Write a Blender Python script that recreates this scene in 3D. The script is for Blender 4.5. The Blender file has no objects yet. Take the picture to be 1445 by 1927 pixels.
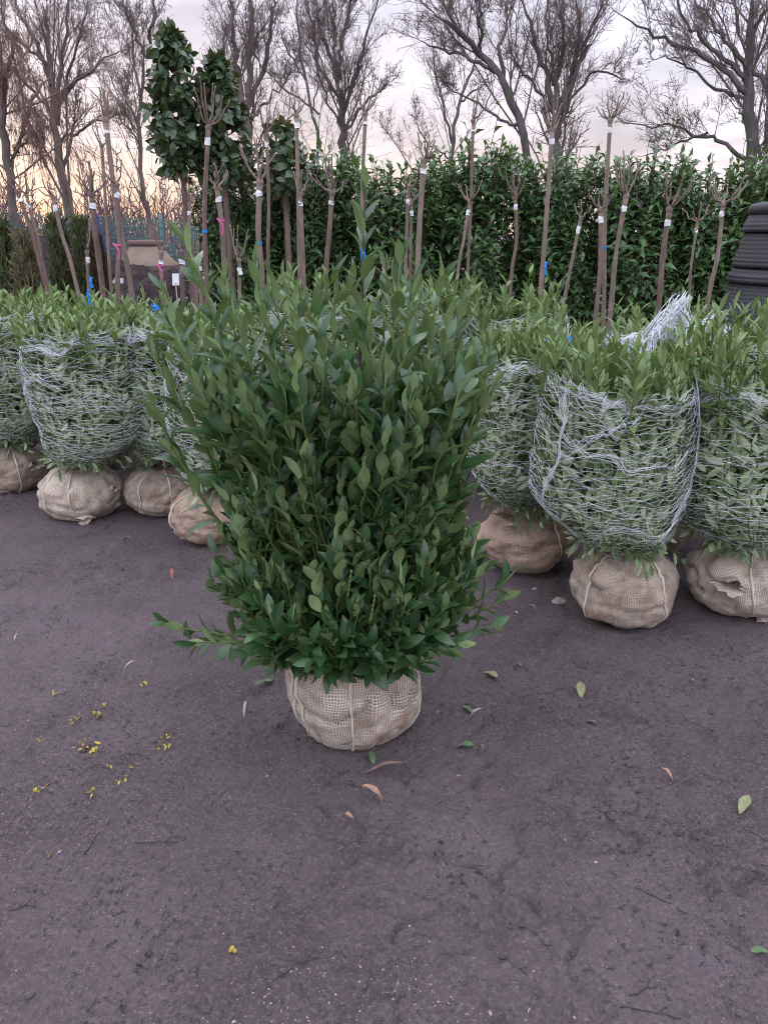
import bpy, math, random
import numpy as np
from mathutils import Matrix, Vector
R = math.radians
rng = np.random.default_rng(11)
random.seed(11)
scene = bpy.context.scene
col = scene.collection

# ------------------------------------------------------------------ camera
cam_d = bpy.data.cameras.new('camera'); cam = bpy.data.objects.new('camera', cam_d); col.objects.link(cam)
cam.location = (0, 0, 1.55); cam.rotation_euler = (R(90-20.6), 0, 0)
cam_d.sensor_fit = 'VERTICAL'; cam_d.sensor_height = 36; cam_d.lens = 26
cam_d.clip_start = .02; cam_d.clip_end = 3000
scene.camera = cam

# ------------------------------------------------------------------ sky: dusk under broken cloud, sun low behind the trees
SUN_EL, SUN_AZ = 4.0, -32.0           # degrees; azimuth from +Y, negative to the left
world = bpy.data.worlds.new('World'); scene.world = world; world.use_nodes = True
wt = world.node_tree; wn = wt.nodes; wl = wt.links; wn.clear()
def W(kind, **kw):
    n = wn.new(kind)
    for k, v in kw.items(): setattr(n, k, v)
    return n
wo = W('ShaderNodeOutputWorld'); bg = W('ShaderNodeBackground'); bg.inputs[1].default_value = .1
sky = W('ShaderNodeTexSky', sky_type='NISHITA', sun_disc=False, sun_elevation=R(SUN_EL), sun_rotation=R(SUN_AZ))
tc = W('ShaderNodeTexCoord'); sep = W('ShaderNodeSeparateXYZ'); wl.new(tc.outputs['Generated'], sep.inputs[0])
ramp = W('ShaderNodeValToRGB'); wl.new(sep.outputs[2], ramp.inputs[0])     # colour of the cloud deck by height
el = ramp.color_ramp.elements
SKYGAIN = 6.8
def sc_(c): return (c[0], c[1], c[2], 1)
el[0].position = 0; el[0].color = sc_((1.0, .68, .55)); el[1].position = 1; el[1].color = sc_((.70, .67, .80))
for p, c in ((.05, (1.02, .76, .69)), (.11, (.92, .79, .85)), (.22, (.80, .76, .89)), (.55, (.69, .67, .81))):
    e = el.new(p); e.color = sc_(c)
# away from the sunset the deck is cooler
dot = W('ShaderNodeVectorMath', operation='DOT_PRODUCT'); wl.new(tc.outputs['Generated'], dot.inputs[0])
dot.inputs[1].default_value = (math.sin(R(SUN_AZ)), math.cos(R(SUN_AZ)), 0)
mr = W('ShaderNodeMapRange'); mr.inputs[1].default_value = .92; mr.inputs[2].default_value = .35; wl.new(dot.outputs['Value'], mr.inputs[0])
cool = W('ShaderNodeMix', data_type='RGBA'); wl.new(mr.outputs[0], cool.inputs[0]); wl.new(ramp.outputs[0], cool.inputs[6])
cramp = W('ShaderNodeValToRGB'); wl.new(sep.outputs[2], cramp.inputs[0]); ce = cramp.color_ramp.elements
ce[0].position = 0; ce[0].color = sc_((.90, .85, .93)); ce[1].position = 1; ce[1].color = sc_((.66, .67, .82))
e = ce.new(.25); e.color = sc_((.76, .78, .96))
wl.new(cramp.outputs[0], cool.inputs[7])
# clouds: noise on a flat deck seen from below
addz = W('ShaderNodeMath', operation='ADD'); addz.inputs[1].default_value = .22; wl.new(sep.outputs[2], addz.inputs[0])
div = W('ShaderNodeVectorMath', operation='DIVIDE'); wl.new(tc.outputs['Generated'], div.inputs[0])
cmb = W('ShaderNodeCombineXYZ')
for i in range(3): wl.new(addz.outputs[0], cmb.inputs[i])
wl.new(cmb.outputs[0], div.inputs[1])
nz = W('ShaderNodeTexNoise'); nz.inputs['Scale'].default_value = 1.9; nz.inputs['Detail'].default_value = 6; nz.inputs['Roughness'].default_value = .55
nz.inputs['Distortion'].default_value = .4; wl.new(div.outputs[0], nz.inputs['Vector'])
cl = W('ShaderNodeMapRange'); cl.inputs[1].default_value = .36; cl.inputs[2].default_value = .64; cl.inputs[3].default_value = .80; cl.inputs[4].default_value = 1.28
wl.new(nz.outputs['Fac'], cl.inputs[0])
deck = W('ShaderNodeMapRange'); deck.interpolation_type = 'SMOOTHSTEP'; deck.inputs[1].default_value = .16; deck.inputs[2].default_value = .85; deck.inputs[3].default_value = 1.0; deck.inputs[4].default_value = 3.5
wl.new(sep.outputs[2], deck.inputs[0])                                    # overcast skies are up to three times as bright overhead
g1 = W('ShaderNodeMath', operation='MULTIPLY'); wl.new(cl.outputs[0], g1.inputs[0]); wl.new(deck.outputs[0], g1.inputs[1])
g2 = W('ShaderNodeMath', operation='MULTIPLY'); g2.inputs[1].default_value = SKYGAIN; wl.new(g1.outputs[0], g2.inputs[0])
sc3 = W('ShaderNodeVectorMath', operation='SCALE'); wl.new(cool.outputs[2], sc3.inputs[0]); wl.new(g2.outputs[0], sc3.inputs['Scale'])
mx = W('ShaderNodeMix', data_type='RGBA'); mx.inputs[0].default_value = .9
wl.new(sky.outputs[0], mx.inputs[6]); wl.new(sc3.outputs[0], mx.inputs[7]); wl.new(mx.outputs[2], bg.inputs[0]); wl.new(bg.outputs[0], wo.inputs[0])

sd = bpy.data.lights.new('sun', 'SUN'); sun = bpy.data.objects.new('sun', sd); col.objects.link(sun)
sd.energy = .5; sd.angle = R(25); sd.color = (1, .78, .66)
sun.rotation_euler = Vector((-math.sin(R(SUN_AZ))*math.cos(R(SUN_EL)), -math.cos(R(SUN_AZ))*math.cos(R(SUN_EL)), -math.sin(R(SUN_EL)))).to_track_quat('-Z', 'Y').to_euler()
vs = scene.view_settings; vs.view_transform = 'Standard'; vs.look = 'None'; vs.exposure = 0.7; vs.gamma = 1; vs.use_curve_mapping = False
scene.cycles.use_denoising = True; scene.cycles.filter_width = 1.1
scene.cycles.max_bounces = 5; scene.cycles.transparent_max_bounces = 4; scene.cycles.diffuse_bounces = 3; scene.cycles.glossy_bounces = 2

# ------------------------------------------------------------------ object helpers
def thing(name, label, cat, loc=(0, 0, 0), group=None, rz=0):
    o = bpy.data.objects.new(name, None); col.objects.link(o); o.location = loc; o.rotation_euler.z = rz
    o.empty_display_size = .1
    o['label'] = label; o['category'] = cat
    if group: o['group'] = group
    return o
def link(name, me, parent=None, kind=None, label=None):
    o = bpy.data.objects.new(name, me); col.objects.link(o)
    if parent: o.parent = parent
    if kind: o['kind'] = kind
    if label: o['label'] = label
    return o
def tag(o, label, cat, group=None):
    o['label'] = label; o['category'] = cat
    if group: o['group'] = group
    return o
def mesh(name, V, Q, mat, uv=None, tint=None, smooth=True):
    """V (n,3); Q (m,4) or (m,3) vertex indices; uv per vertex; tint per vertex."""
    V = np.asarray(V, np.float32).reshape(-1, 3); Q = np.asarray(Q, np.int32)
    me = bpy.data.meshes.new(name); k = Q.shape[1]
    me.vertices.add(len(V)); me.vertices.foreach_set('co', V.ravel())
    me.loops.add(Q.size); me.loops.foreach_set('vertex_index', Q.ravel())
    me.polygons.add(len(Q)); me.polygons.foreach_set('loop_start', np.arange(0, Q.size, k, dtype=np.int32))
    me.polygons.foreach_set('use_smooth', np.full(len(Q), smooth))
    if uv is not None:
        l = me.uv_layers.new(name='UVMap'); l.data.foreach_set('uv', np.asarray(uv, np.float32)[Q.ravel()].ravel())
    if tint is not None:
        a = me.attributes.new('tint', 'FLOAT', 'POINT'); a.data.foreach_set('value', np.asarray(tint, np.float32))
    me.update(calc_edges=True)
    for m in (mat if isinstance(mat, (list, tuple)) else [mat]): me.materials.append(m)
    return me
class Acc:
    """collects pieces (V, Q, uv, tint) into one mesh"""
    def __init__(s): s.V, s.Q, s.U, s.T, s.n = [], [], [], [], 0
    def add(s, V, Q, uv=None, tint=0.):
        V = np.asarray(V, float).reshape(-1, 3)
        s.V.append(V); s.Q.append(np.asarray(Q)+s.n); s.n += len(V)
        s.U.append(np.zeros((len(V), 2)) if uv is None else np.asarray(uv).reshape(-1, 2))
        s.T.append(np.broadcast_to(np.asarray(tint, float), (len(V),)))
        return s
    def mesh(s, name, mat, smooth=True):
        return mesh(name, np.concatenate(s.V), np.concatenate(s.Q), mat, np.concatenate(s.U), np.concatenate(s.T), smooth)

# ------------------------------------------------------------------ noise
TAB2 = np.random.default_rng(5).random((256, 256)); TAB3 = np.random.default_rng(6).random((32, 32, 32))
def vn2(x, y):
    xi = np.floor(x).astype(int); yi = np.floor(y).astype(int); fx = x-xi; fy = y-yi
    fx = fx*fx*(3-2*fx); fy = fy*fy*(3-2*fy); a = xi & 255; b = yi & 255; a1 = (a+1) & 255; b1 = (b+1) & 255
    return ((TAB2[a, b]*(1-fx)+TAB2[a1, b]*fx)*(1-fy)+(TAB2[a, b1]*(1-fx)+TAB2[a1, b1]*fx)*fy)*2-1
def fbm2(x, y, o=4, g=.5):
    s = 0; a = 1
    for k in range(o): s = s+a*vn2(x*2**k+17.3*k, y*2**k+9.1*k); a *= g
    return s
def vn3(x, y, z):
    P = [np.asarray(c, float) for c in (x, y, z)]; I = [np.floor(c).astype(int) for c in P]
    Fr = [c-i for c, i in zip(P, I)]; Fr = [f*f*(3-2*f) for f in Fr]; s = 0
    for i in (0, 1):
        for j in (0, 1):
            for k in (0, 1):
                s = s+TAB3[(I[0]+i) & 31, (I[1]+j) & 31, (I[2]+k) & 31]*(Fr[0] if i else 1-Fr[0])*(Fr[1] if j else 1-Fr[1])*(Fr[2] if k else 1-Fr[2])
    return s*2-1
def fbm3(x, y, z, o=3):
    s = 0; a = 1
    for k in range(o): s = s+a*vn3(x*2**k+3.1*k, y*2**k+7.7*k, z*2**k+5.3*k); a *= .5
    return s
def unit(v): return v/np.maximum(np.linalg.norm(v, axis=-1, keepdims=True), 1e-9)

# ------------------------------------------------------------------ tubes, vectorised over many polylines of equal length
def tubes(PL, RAD, sides=5, cap=True):
    """PL (N,S,3), RAD (N,S) -> V, Q, uv"""
    PL = np.asarray(PL, float); RAD = np.asarray(RAD, float)
    if PL.ndim == 2: PL = PL[None]; RAD = RAD[None]
    N, S, _ = PL.shape
    T = np.empty_like(PL); T[:, 1:-1] = PL[:, 2:]-PL[:, :-2]; T[:, 0] = PL[:, 1]-PL[:, 0]; T[:, -1] = PL[:, -1]-PL[:, -2]; T = unit(T)
    main = unit(PL[:, -1]-PL[:, 0])
    ref = np.where((np.abs(main[:, 2:3]) < .9), np.array([[0, 0, 1.]]), np.array([[1., 0, 0]]))[:, None, :]
    A = unit(np.cross(T, np.broadcast_to(ref, T.shape))); B = np.cross(T, A)
    ang = np.linspace(0, 2*np.pi, sides, endpoint=False)
    ring = A[:, :, None, :]*np.cos(ang)[None, None, :, None]+B[:, :, None, :]*np.sin(ang)[None, None, :, None]
    V = PL[:, :, None, :]+ring*RAD[:, :, None, None]
    idx = np.arange(N*S*sides).reshape(N, S, sides)
    q = np.stack([idx[:, :-1], np.roll(idx, -1, 2)[:, :-1], np.roll(idx, -1, 2)[:, 1:], idx[:, 1:]], -1).reshape(-1, 4)
    d = np.concatenate([np.zeros((N, 1)), np.cumsum(np.linalg.norm(np.diff(PL, axis=1), axis=2), 1)], 1)
    uv = np.stack([np.broadcast_to(np.arange(sides)/sides, (N, S, sides)), np.broadcast_to(d[:, :, None], (N, S, sides))], -1)
    if cap and sides >= 5:                       # close the far end with a disc of quads
        e = idx[:, -1]; c = [np.stack([e[:, 0], e[:, i], e[:, i+1], e[:, min(i+2, sides-1)]], -1) for i in range(1, sides-2, 2)]
        q = np.concatenate([q]+[x for x in c])
    return V.reshape(-1, 3), q, uv.reshape(-1, 2)
def smooth_line(pts, n):
    """resample control points with Catmull-Rom"""
    p = np.asarray(pts, float); m = len(p)
    if m == 2: return p[0]+(p[1]-p[0])*np.linspace(0, 1, n)[:, None]
    q = np.vstack([2*p[0]-p[1], p, 2*p[-1]-p[-2]]); t = np.linspace(0, m-1-1e-9, n); i = t.astype(int); f = (t-i)[:, None]
    a, b, c, d = q[i], q[i+1], q[i+2], q[i+3]
    return .5*(2*b+(c-a)*f+(2*a-5*b+4*c-d)*f*f+(3*b-a-3*c+d)*f**3)

# ------------------------------------------------------------------ leaves
def leaf_template(nseg, wr, curl, fold, wave, shape=.9, twist=0., seed=0):
    """unit leaf: along +Y, upper side +Z, length 1"""
    t = np.linspace(0, 1, nseg+1); w = np.sin(np.pi*t**shape)**.8*wr*.5; w[0] = .016; w[-1] = .006
    y = np.sin(curl*t)/curl if abs(curl) > 1e-3 else t
    z = -(1-np.cos(curl*t))/curl if abs(curl) > 1e-3 else t*0
    r = np.random.default_rng(seed); V = np.zeros((nseg+1, 3, 3)); U = np.zeros((nseg+1, 3, 2))
    for k, s in enumerate((-1, 0, 1)):
        ww = wave*w*np.sin(t*9+r.random()*6)*abs(s)
        x = s*w*math.cos(fold); up = abs(s)*w*math.sin(fold)+ww
        tw = twist*t
        V[:, k, 0] = x*np.cos(tw)-up*np.sin(tw); V[:, k, 1] = y; V[:, k, 2] = z+up*np.cos(tw)+x*np.sin(tw)
        U[:, k, 0] = .5+.5*s; U[:, k, 1] = t
    i = np.arange((nseg+1)*3).reshape(nseg+1, 3)
    q = np.concatenate([np.stack([i[:-1, k], i[:-1, k+1], i[1:, k+1], i[1:, k]], -1) for k in (0, 1)])
    return V.reshape(-1, 3), q, U.reshape(-1, 2)
class LeafSet:
    def __init__(s, name, mat, nseg=5, n=12, wr=(.30, .42), curl=(.1, .9), fold=(.1, .5), wave=.12, shape=.9, seed=1):
        r = np.random.default_rng(seed); s.name, s.mat, s.n = name, mat, n
        s.T = [leaf_template(nseg, r.uniform(*wr), r.uniform(*curl), r.uniform(*fold), wave, shape, r.uniform(-.5, .5), 100+k) for k in range(n)]
        s.tint = r.random(n); s.me = [None]*n
    def single(s, k):
        if s.me[k] is None:
            V, q, u = s.T[k]; s.me[k] = mesh(s.name, V, q, s.mat, u, np.full(len(V), s.tint[k]))
        return s.me[k]
    def merged(s, P, D, Nn, L, var, tint, name):
        S = np.cross(D, Nn); acc = Acc()
        for k in range(s.n):
            m = var == k
            if not m.any(): continue
            V, q, u = s.T[k]; nv = len(V); c = int(m.sum())
            W_ = P[m][:, None]+L[m][:, None, None]*(V[None, :, 0:1]*S[m][:, None]+V[None, :, 1:2]*D[m][:, None]+V[None, :, 2:3]*Nn[m][:, None])
            acc.add(W_, (q[None]+(np.arange(c)*nv)[:, None, None]).reshape(-1, 4), np.tile(u, (c, 1)), np.repeat(tint[m], nv))
        return acc.mesh(name, s.mat)
    def plant(s, parent, P, D, Nn, L, n_obj=0, score=None, name='foliage', part='leaf'):
        """the n_obj leaves with the highest score as objects of their own, the rest as one mesh"""
        n = len(P); var = rng.integers(0, s.n, n); tint = rng.random(n)
        take = np.zeros(n, bool)
        if n_obj: take[np.argsort(-score)[:n_obj]] = True
        if (~take).any():
            k = ~take; link(name, s.merged(P[k], D[k], Nn[k], L[k], var[k], tint[k], name), parent, 'stuff')
        S = np.cross(D, Nn)
        for i in np.nonzero(take)[0]:
            o = link(part, s.single(int(var[i])), parent)
            m = Matrix.Identity(4)
            for r_ in range(3):
                m[r_][0] = S[i, r_]*L[i]; m[r_][1] = D[i, r_]*L[i]; m[r_][2] = Nn[i, r_]*L[i]; m[r_][3] = P[i, r_]
            o.matrix_basis = m
def shoot_leaves(curves, t0, per, length, angle, jitter=.25, droop=0., big_at=.4, roll=.0):
    """leaves set spirally along shoots. curves (N,S,3); t0 (N,) where leaves start; per leaves each"""
    N, S, _ = curves.shape; tt = np.linspace(0, 1, per)[None]*np.ones((N, 1)); tt = t0[:, None]+(1-t0[:, None])*np.clip(tt+rng.normal(0, .02, tt.shape), 0, 1)
    f = tt*(S-1); i = np.clip(f.astype(int), 0, S-2); f = (f-i)[..., None]; n = np.arange(N)[:, None]
    P = curves[n, i]*(1-f)+curves[n, i+1]*f; T = unit(curves[n, i+1]-curves[n, i])
    az = (np.arange(per)*2.39996)[None]+rng.random((N, 1))*6.28+rng.normal(0, .3, (N, per))
    ref = np.where(np.abs(T[..., 2:3]) > .85, np.array([1., 0, 0]), np.array([0, 0, 1.]))
    A = unit(np.cross(T, ref)); B = np.cross(T, A)
    Rr = A*np.cos(az)[..., None]+B*np.sin(az)[..., None]
    u = np.linspace(0, 1, per)[None]
    a = (angle[0]+(angle[1]-angle[0])*u)+rng.normal(0, jitter, (N, per))      # from the first leaf to the last one at the tip
    a = a[..., None]; D = np.cos(a)*T+np.sin(a)*Rr; Nn = np.sin(a)*T-np.cos(a)*Rr
    if droop: D = D-np.array([0, 0, droop])*rng.random((N, per, 1))
    D = unit(D+rng.normal(0, .1, D.shape)); Nn = Nn+rng.normal(0, .15, Nn.shape)+roll*np.cross(D, Nn)*rng.normal(0, 1, (N, per, 1))
    Nn = unit(Nn-D*(Nn*D).sum(-1, keepdims=True))
    L = rng.uniform(length[0], length[1], (N, per))*(1-.35*np.abs(u-big_at)**1.2*1.6)
    return P.reshape(-1, 3), D.reshape(-1, 3), Nn.reshape(-1, 3), L.ravel()

# ------------------------------------------------------------------ materials
def nmat(name):
    m = bpy.data.materials.new(name); m.use_nodes = True; nt = m.node_tree
    return m, nt, nt.nodes, nt.links, nt.nodes['Principled BSDF']
def mixc(nt, fac, a, b):
    n = nt.nodes.new('ShaderNodeMix'); n.data_type = 'RGBA'
    for s, v in ((0, fac), (6, a), (7, b)):
        if isinstance(v, (tuple, list)): n.inputs[s].default_value = (*v[:3], 1)
        elif isinstance(v, (int, float)): n.inputs[s].default_value = v
        else: nt.links.new(v, n.inputs[s])
    return n.outputs[2]
def mth(nt, op, a, b=0., c=0.):
    n = nt.nodes.new('ShaderNodeMath'); n.operation = op
    for s, v in enumerate((a, b, c)):
        if isinstance(v, (int, float)): n.inputs[s].default_value = v
        else: nt.links.new(v, n.inputs[s])
    return n.outputs[0]
def rng_(nt, v, a, b, c=0., d=1.):
    n = nt.nodes.new('ShaderNodeMapRange'); nt.links.new(v, n.inputs[0])
    for i, x in enumerate((a, b, c, d)): n.inputs[i+1].default_value = x
    return n.outputs[0]
def noise(nt, vec, scale, detail=3, rough=.5, dist=0.):
    n = nt.nodes.new('ShaderNodeTexNoise'); n.inputs['Scale'].default_value = scale; n.inputs['Detail'].default_value = detail
    n.inputs['Roughness'].default_value = rough; n.inputs['Distortion'].default_value = dist
    if vec is not None: nt.links.new(vec, n.inputs['Vector'])
    return n.outputs['Fac']
def bump(nt, h, strength, dist, nrm=None):
    n = nt.nodes.new('ShaderNodeBump'); n.inputs['Strength'].default_value = strength; n.inputs['Distance'].default_value = dist
    nt.links.new(h, n.inputs['Height'])
    if nrm is not None: nt.links.new(nrm, n.inputs['Normal'])
    return n.outputs[0]
def objco(nt): return nt.nodes.new('ShaderNodeTexCoord').outputs['Object']
def geo(nt): return nt.nodes.new('ShaderNodeNewGeometry')
def leaf_mat(name, dark, light, back, rough=.36, veins=(.20, .30, .08), trans=.10, brown=0.):
    m, nt, n, l, b = nmat(name)
    at = n.new('ShaderNodeAttribute'); at.attribute_name = 'tint'; t = at.outputs['Fac']
    uv = n.new('ShaderNodeUVMap').outputs[0]; sp = n.new('ShaderNodeSeparateXYZ'); l.new(uv, sp.inputs[0])
    u = mth(nt, 'ABSOLUTE', mth(nt, 'SUBTRACT', sp.outputs[0], .5)); v = sp.outputs[1]
    nz = noise(nt, geo(nt).outputs['Position'], 35, 3)
    c = mixc(nt, t, dark, light); c = mixc(nt, mth(nt, 'MULTIPLY', nz, .45), c, tuple(x*1.5 for x in light))
    bk = mixc(nt, t, back, tuple(x*.72 for x in back))
    rib = rng_(nt, u, .035, .0, 0, 1)
    side = mth(nt, 'SINE', mth(nt, 'ADD', mth(nt, 'MULTIPLY', v, 62.), mth(nt, 'MULTIPLY', u, -34.)))
    side = rng_(nt, side, .82, 1, 0, .28)
    ve = mth(nt, 'MAXIMUM', rib, side)
    c = mixc(nt, mth(nt, 'MULTIPLY', ve, .55), c, veins); bk = mixc(nt, mth(nt, 'MULTIPLY', rib, .6), bk, tuple(x*1.5 for x in back))
    if brown:                                                    # dry tips and edges on some leaves
        ed = mth(nt, 'MULTIPLY', rng_(nt, v, .72, 1, 0, 1), rng_(nt, noise(nt, geo(nt).outputs['Position'], 9, 2), .56, .66))
        c = mixc(nt, mth(nt, 'MULTIPLY', ed, brown), c, (.20, .12, .05)); bk = mixc(nt, mth(nt, 'MULTIPLY', ed, brown), bk, (.25, .17, .09))
    bf = geo(nt).outputs['Backfacing']; cc = mixc(nt, bf, c, bk)
    l.new(cc, b.inputs['Base Color']); l.new(mth(nt, 'ADD', rough, mth(nt, 'MULTIPLY', bf, .28)), b.inputs['Roughness'])
    b.inputs['Specular IOR Level'].default_value = .5
    l.new(bump(nt, mth(nt, 'ADD', ve, mth(nt, 'MULTIPLY', noise(nt, uv, 14, 2), .5)), .35, .002), b.inputs['Normal'])
    tr = n.new('ShaderNodeBsdfTranslucent'); l.new(mixc(nt, t, (.10, .20, .02), (.16, .26, .03)), tr.inputs[0])
    ms = n.new('ShaderNodeMixShader'); ms.inputs[0].default_value = trans
    l.new(b.outputs[0], ms.inputs[1]); l.new(tr.outputs[0], ms.inputs[2]); l.new(ms.outputs[0], n['Material Output'].inputs[0])
    return m
def bark_mat(name, a, b_, scale=18, rough=.85, moss=None, bmp=.5):
    m, nt, n, l, b = nmat(name); co = geo(nt).outputs['Position']
    mp = n.new('ShaderNodeMapping'); mp.inputs['Scale'].default_value = (1, 1, .3); l.new(co, mp.inputs[0])
    f = noise(nt, mp.outputs[0], scale, 5, .65); g = noise(nt, co, scale*.22, 2)
    c = mixc(nt, rng_(nt, f, .3, .7), a, b_)
    if moss: c = mixc(nt, mth(nt, 'MULTIPLY', rng_(nt, g, .48, .62), .6), c, moss)
    l.new(c, b.inputs['Base Color']); b.inputs['Roughness'].default_value = rough; b.inputs['Specular IOR Level'].default_value = .25
    l.new(bump(nt, f, bmp, .01), b.inputs['Normal']); return m
def plain(name, c, rough=.6, var=.25, scale=20, spec=.4, bmp=.1):
    m, nt, n, l, b = nmat(name); f = noise(nt, objco(nt), scale, 4, .6)
    l.new(mixc(nt, rng_(nt, f, .3, .7), tuple(x*(1-var) for x in c), tuple(min(1, x*(1+var)) for x in c)), b.inputs['Base Color'])
    b.inputs['Roughness'].default_value = rough; b.inputs['Specular IOR Level'].default_value = spec
    l.new(bump(nt, f, bmp, .005), b.inputs['Normal']); return m
def burlap_mat(name, thread, gap, dirt, orange=0., cell=.0075, dirt_amt=.5, hole=.52):
    m, nt, n, l, b = nmat(name); uv = n.new('ShaderNodeUVMap').outputs[0]; co = objco(nt)
    wob = n.new('ShaderNodeTexNoise'); wob.inputs['Scale'].default_value = 9; wob.inputs['Detail'].default_value = 2; l.new(co, wob.inputs['Vector'])
    vm = n.new('ShaderNodeVectorMath'); vm.operation = 'SCALE'; vm.inputs['Scale'].default_value = .035; l.new(wob.outputs['Color'], vm.inputs[0])
    ad = n.new('ShaderNodeVectorMath'); l.new(uv, ad.inputs[0]); l.new(vm.outputs[0], ad.inputs[1])
    sp = n.new('ShaderNodeSeparateXYZ'); l.new(ad.outputs[0], sp.inputs[0]); k = 2*math.pi/cell
    su = rng_(nt, mth(nt, 'SINE', mth(nt, 'MULTIPLY', sp.outputs[0], k)), -1, 1); sv = rng_(nt, mth(nt, 'SINE', mth(nt, 'MULTIPLY', sp.outputs[1], k)), -1, 1)
    loose = rng_(nt, noise(nt, co, 7, 3), .35, .65, .76, .34)               # tight weave in places, open net in others
    wv = mth(nt, 'MAXIMUM', su, sv); th = mth(nt, 'SUBTRACT', wv, mth(nt, 'MULTIPLY', loose, .9)); th = rng_(nt, th, 0, .16)
    fine = noise(nt, ad.outputs[0], 420, 2, .7)
    t = mixc(nt, rng_(nt, fine, .3, .7), tuple(x*.72 for x in thread), tuple(min(1, x*1.2) for x in thread))
    big = noise(nt, co, 5.5, 4, .6)
    if orange: t = mixc(nt, mth(nt, 'MULTIPLY', rng_(nt, big, .52, .64), orange), t, (.42, .25, .17))
    g = mixc(nt, noise(nt, co, 30, 3), gap, tuple(x*1.7 for x in gap))
    c = mixc(nt, mth(nt, 'ADD', mth(nt, 'MULTIPLY', th, .9), .1), g, t)
    d = mth(nt, 'MULTIPLY', rng_(nt, noise(nt, co, 9, 6, .75), .47, .62), dirt_amt); c = mixc(nt, d, c, dirt)
    l.new(c, b.inputs['Base Color']); b.inputs['Roughness'].default_value = .95; b.inputs['Specular IOR Level'].default_value = .1
    b.inputs['Sheen Weight'].default_value = .15
    l.new(bump(nt, mth(nt, 'ADD', th, mth(nt, 'MULTIPLY', fine, .6)), .6, .003), b.inputs['Normal']); return m

M = {}
M['laurel'] = leaf_mat('laurel_leaf', (.010, .040, .016), (.046, .110, .036), (.27, .38, .16), .21, (.16, .24, .07), .10, .5)
M['laurel_net'] = leaf_mat('netted_laurel_leaf', (.08, .15, .06), (.21, .29, .13), (.46, .54, .33), .40, (.26, .33, .13), .12, .5)
M['laurel_top'] = leaf_mat('young_laurel_leaf', (.05, .115, .030), (.16, .235, .07), (.29, .37, .15), .34, (.26, .34, .11), .14, .3)
M['hedge'] = leaf_mat('portugal_laurel_leaf', (.018, .056, .020), (.08, .16, .05), (.22, .31, .12), .25, (.12, .18, .05), .10)
M['magnolia'] = leaf_mat('magnolia_leaf', (.012, .032, .016), (.05, .085, .03), (.15, .14, .06), .25, (.10, .14, .05), .06)
M['shoot'] = plain('green_shoot', (.12, .165, .05), .5)
M['twigwood'] = bark_mat('brown_twig', (.06, .045, .032), (.13, .10, .075), 40)
M['bark'] = bark_mat('tree_bark', (0.109, 0.084, 0.08), (0.246, 0.196, 0.181), 14, .9, (.10, .11, .07))
M['bark_cold'] = bark_mat('mossy_bark', (0.077, 0.07, 0.07), (0.182, 0.161, 0.154), 14, .9, (.09, .11, .07))
M['twigs'] = bark_mat('fine_twigs', (0.128, 0.093, 0.087), (0.225, 0.173, 0.158), 9)
M['twigs_red'] = bark_mat('reddish_twigs', (0.162, 0.101, 0.081), (0.27, 0.176, 0.142), 9)
M['wood_far'] = bark_mat('haze_tinted_brush', (.13, .085, .085), (.20, .135, .13), 3)  # distance haze is put into this mauve twig colour, no haze volume
M['pollard'] = bark_mat('pollard_bark', (0.161, 0.115, 0.098), (0.333, 0.247, 0.207), 26, .85, (.17, .16, .11), .4)
M['pollard_dark'] = bark_mat('pollard_bark_dark', (0.12, 0.084, 0.07), (0.252, 0.18, 0.15), 26, .85, None, .4)
M['cut'] = plain('cut_wood', (.36, .29, .22), .8)
M['tape'] = plain('white_tape', (.80, .80, .82), .5, .08)
M['blue'] = plain('blue_ribbon', (.02, .22, .62), .45, .1)
M['navy'] = plain('dark_blue_strap', (.03, .07, .22), .6, .1)
M['pink'] = plain('pink_ribbon', (.70, .13, .36), .5, .1)
M['orange'] = plain('orange_tie', (.75, .22, .06), .5, .1)
M['net'] = plain('white_netting', (.82, .84, .88), .5, .05, 20, .4, 0)
M['twine'] = plain('pale_twine', (.62, .56, .44), .7, .12)
M['black_pot'] = plain('black_plastic', (.022, .022, .026), .55, .4, 6, .45, .2)
M['fence'] = plain('green_fence_wire', (.07, .19, .18), .5, .1)
M['stone'] = plain('pale_stone', (.30, .25, .22), .85, .3, 30, .3, .5)
M['tank'] = plain('tan_concrete', (.27, .21, .16), .9, .15, 4, .2, .3)
M['tank_wall'] = plain('brown_wall', (.19, .13, .12), .9, .15, 4, .2, .3)
M['yew'] = bark_mat('yew_sprays', (.05, .075, .033), (.15, .165, .07), 30)
M['yew_brown'] = bark_mat('bronze_yew_sprays', (.10, .10, .05), (.24, .21, .12), 30)
M['yew_dark'] = bark_mat('brown_sprays', (.06, .045, .028), (.12, .09, .055), 30)
M['burlap_a'] = burlap_mat('grey_tan_burlap', (.68, .59, .48), (0.119, 0.085, 0.065), (.17, .125, .095), .9, .009, .65)
M['burlap_b'] = burlap_mat('brown_burlap', (.56, .46, .36), (0.153, 0.105, 0.076), (.14, .10, .075), .3, .007, .6)
M['burlap_c'] = burlap_mat('orange_tan_burlap', (.56, .42, .31), (0.136, 0.093, 0.068), (.16, .11, .08), .6, .007, .5)
M['burlap_d'] = burlap_mat('pale_burlap', (.70, .60, .48), (0.17, 0.119, 0.085), (.17, .12, .09), .25, .0075, .5)
M['burlap_e'] = burlap_mat('dark_burlap', (.24, .18, .135), (.06, .045, .035), (.10, .075, .06), .2, .0065, .4)
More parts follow.
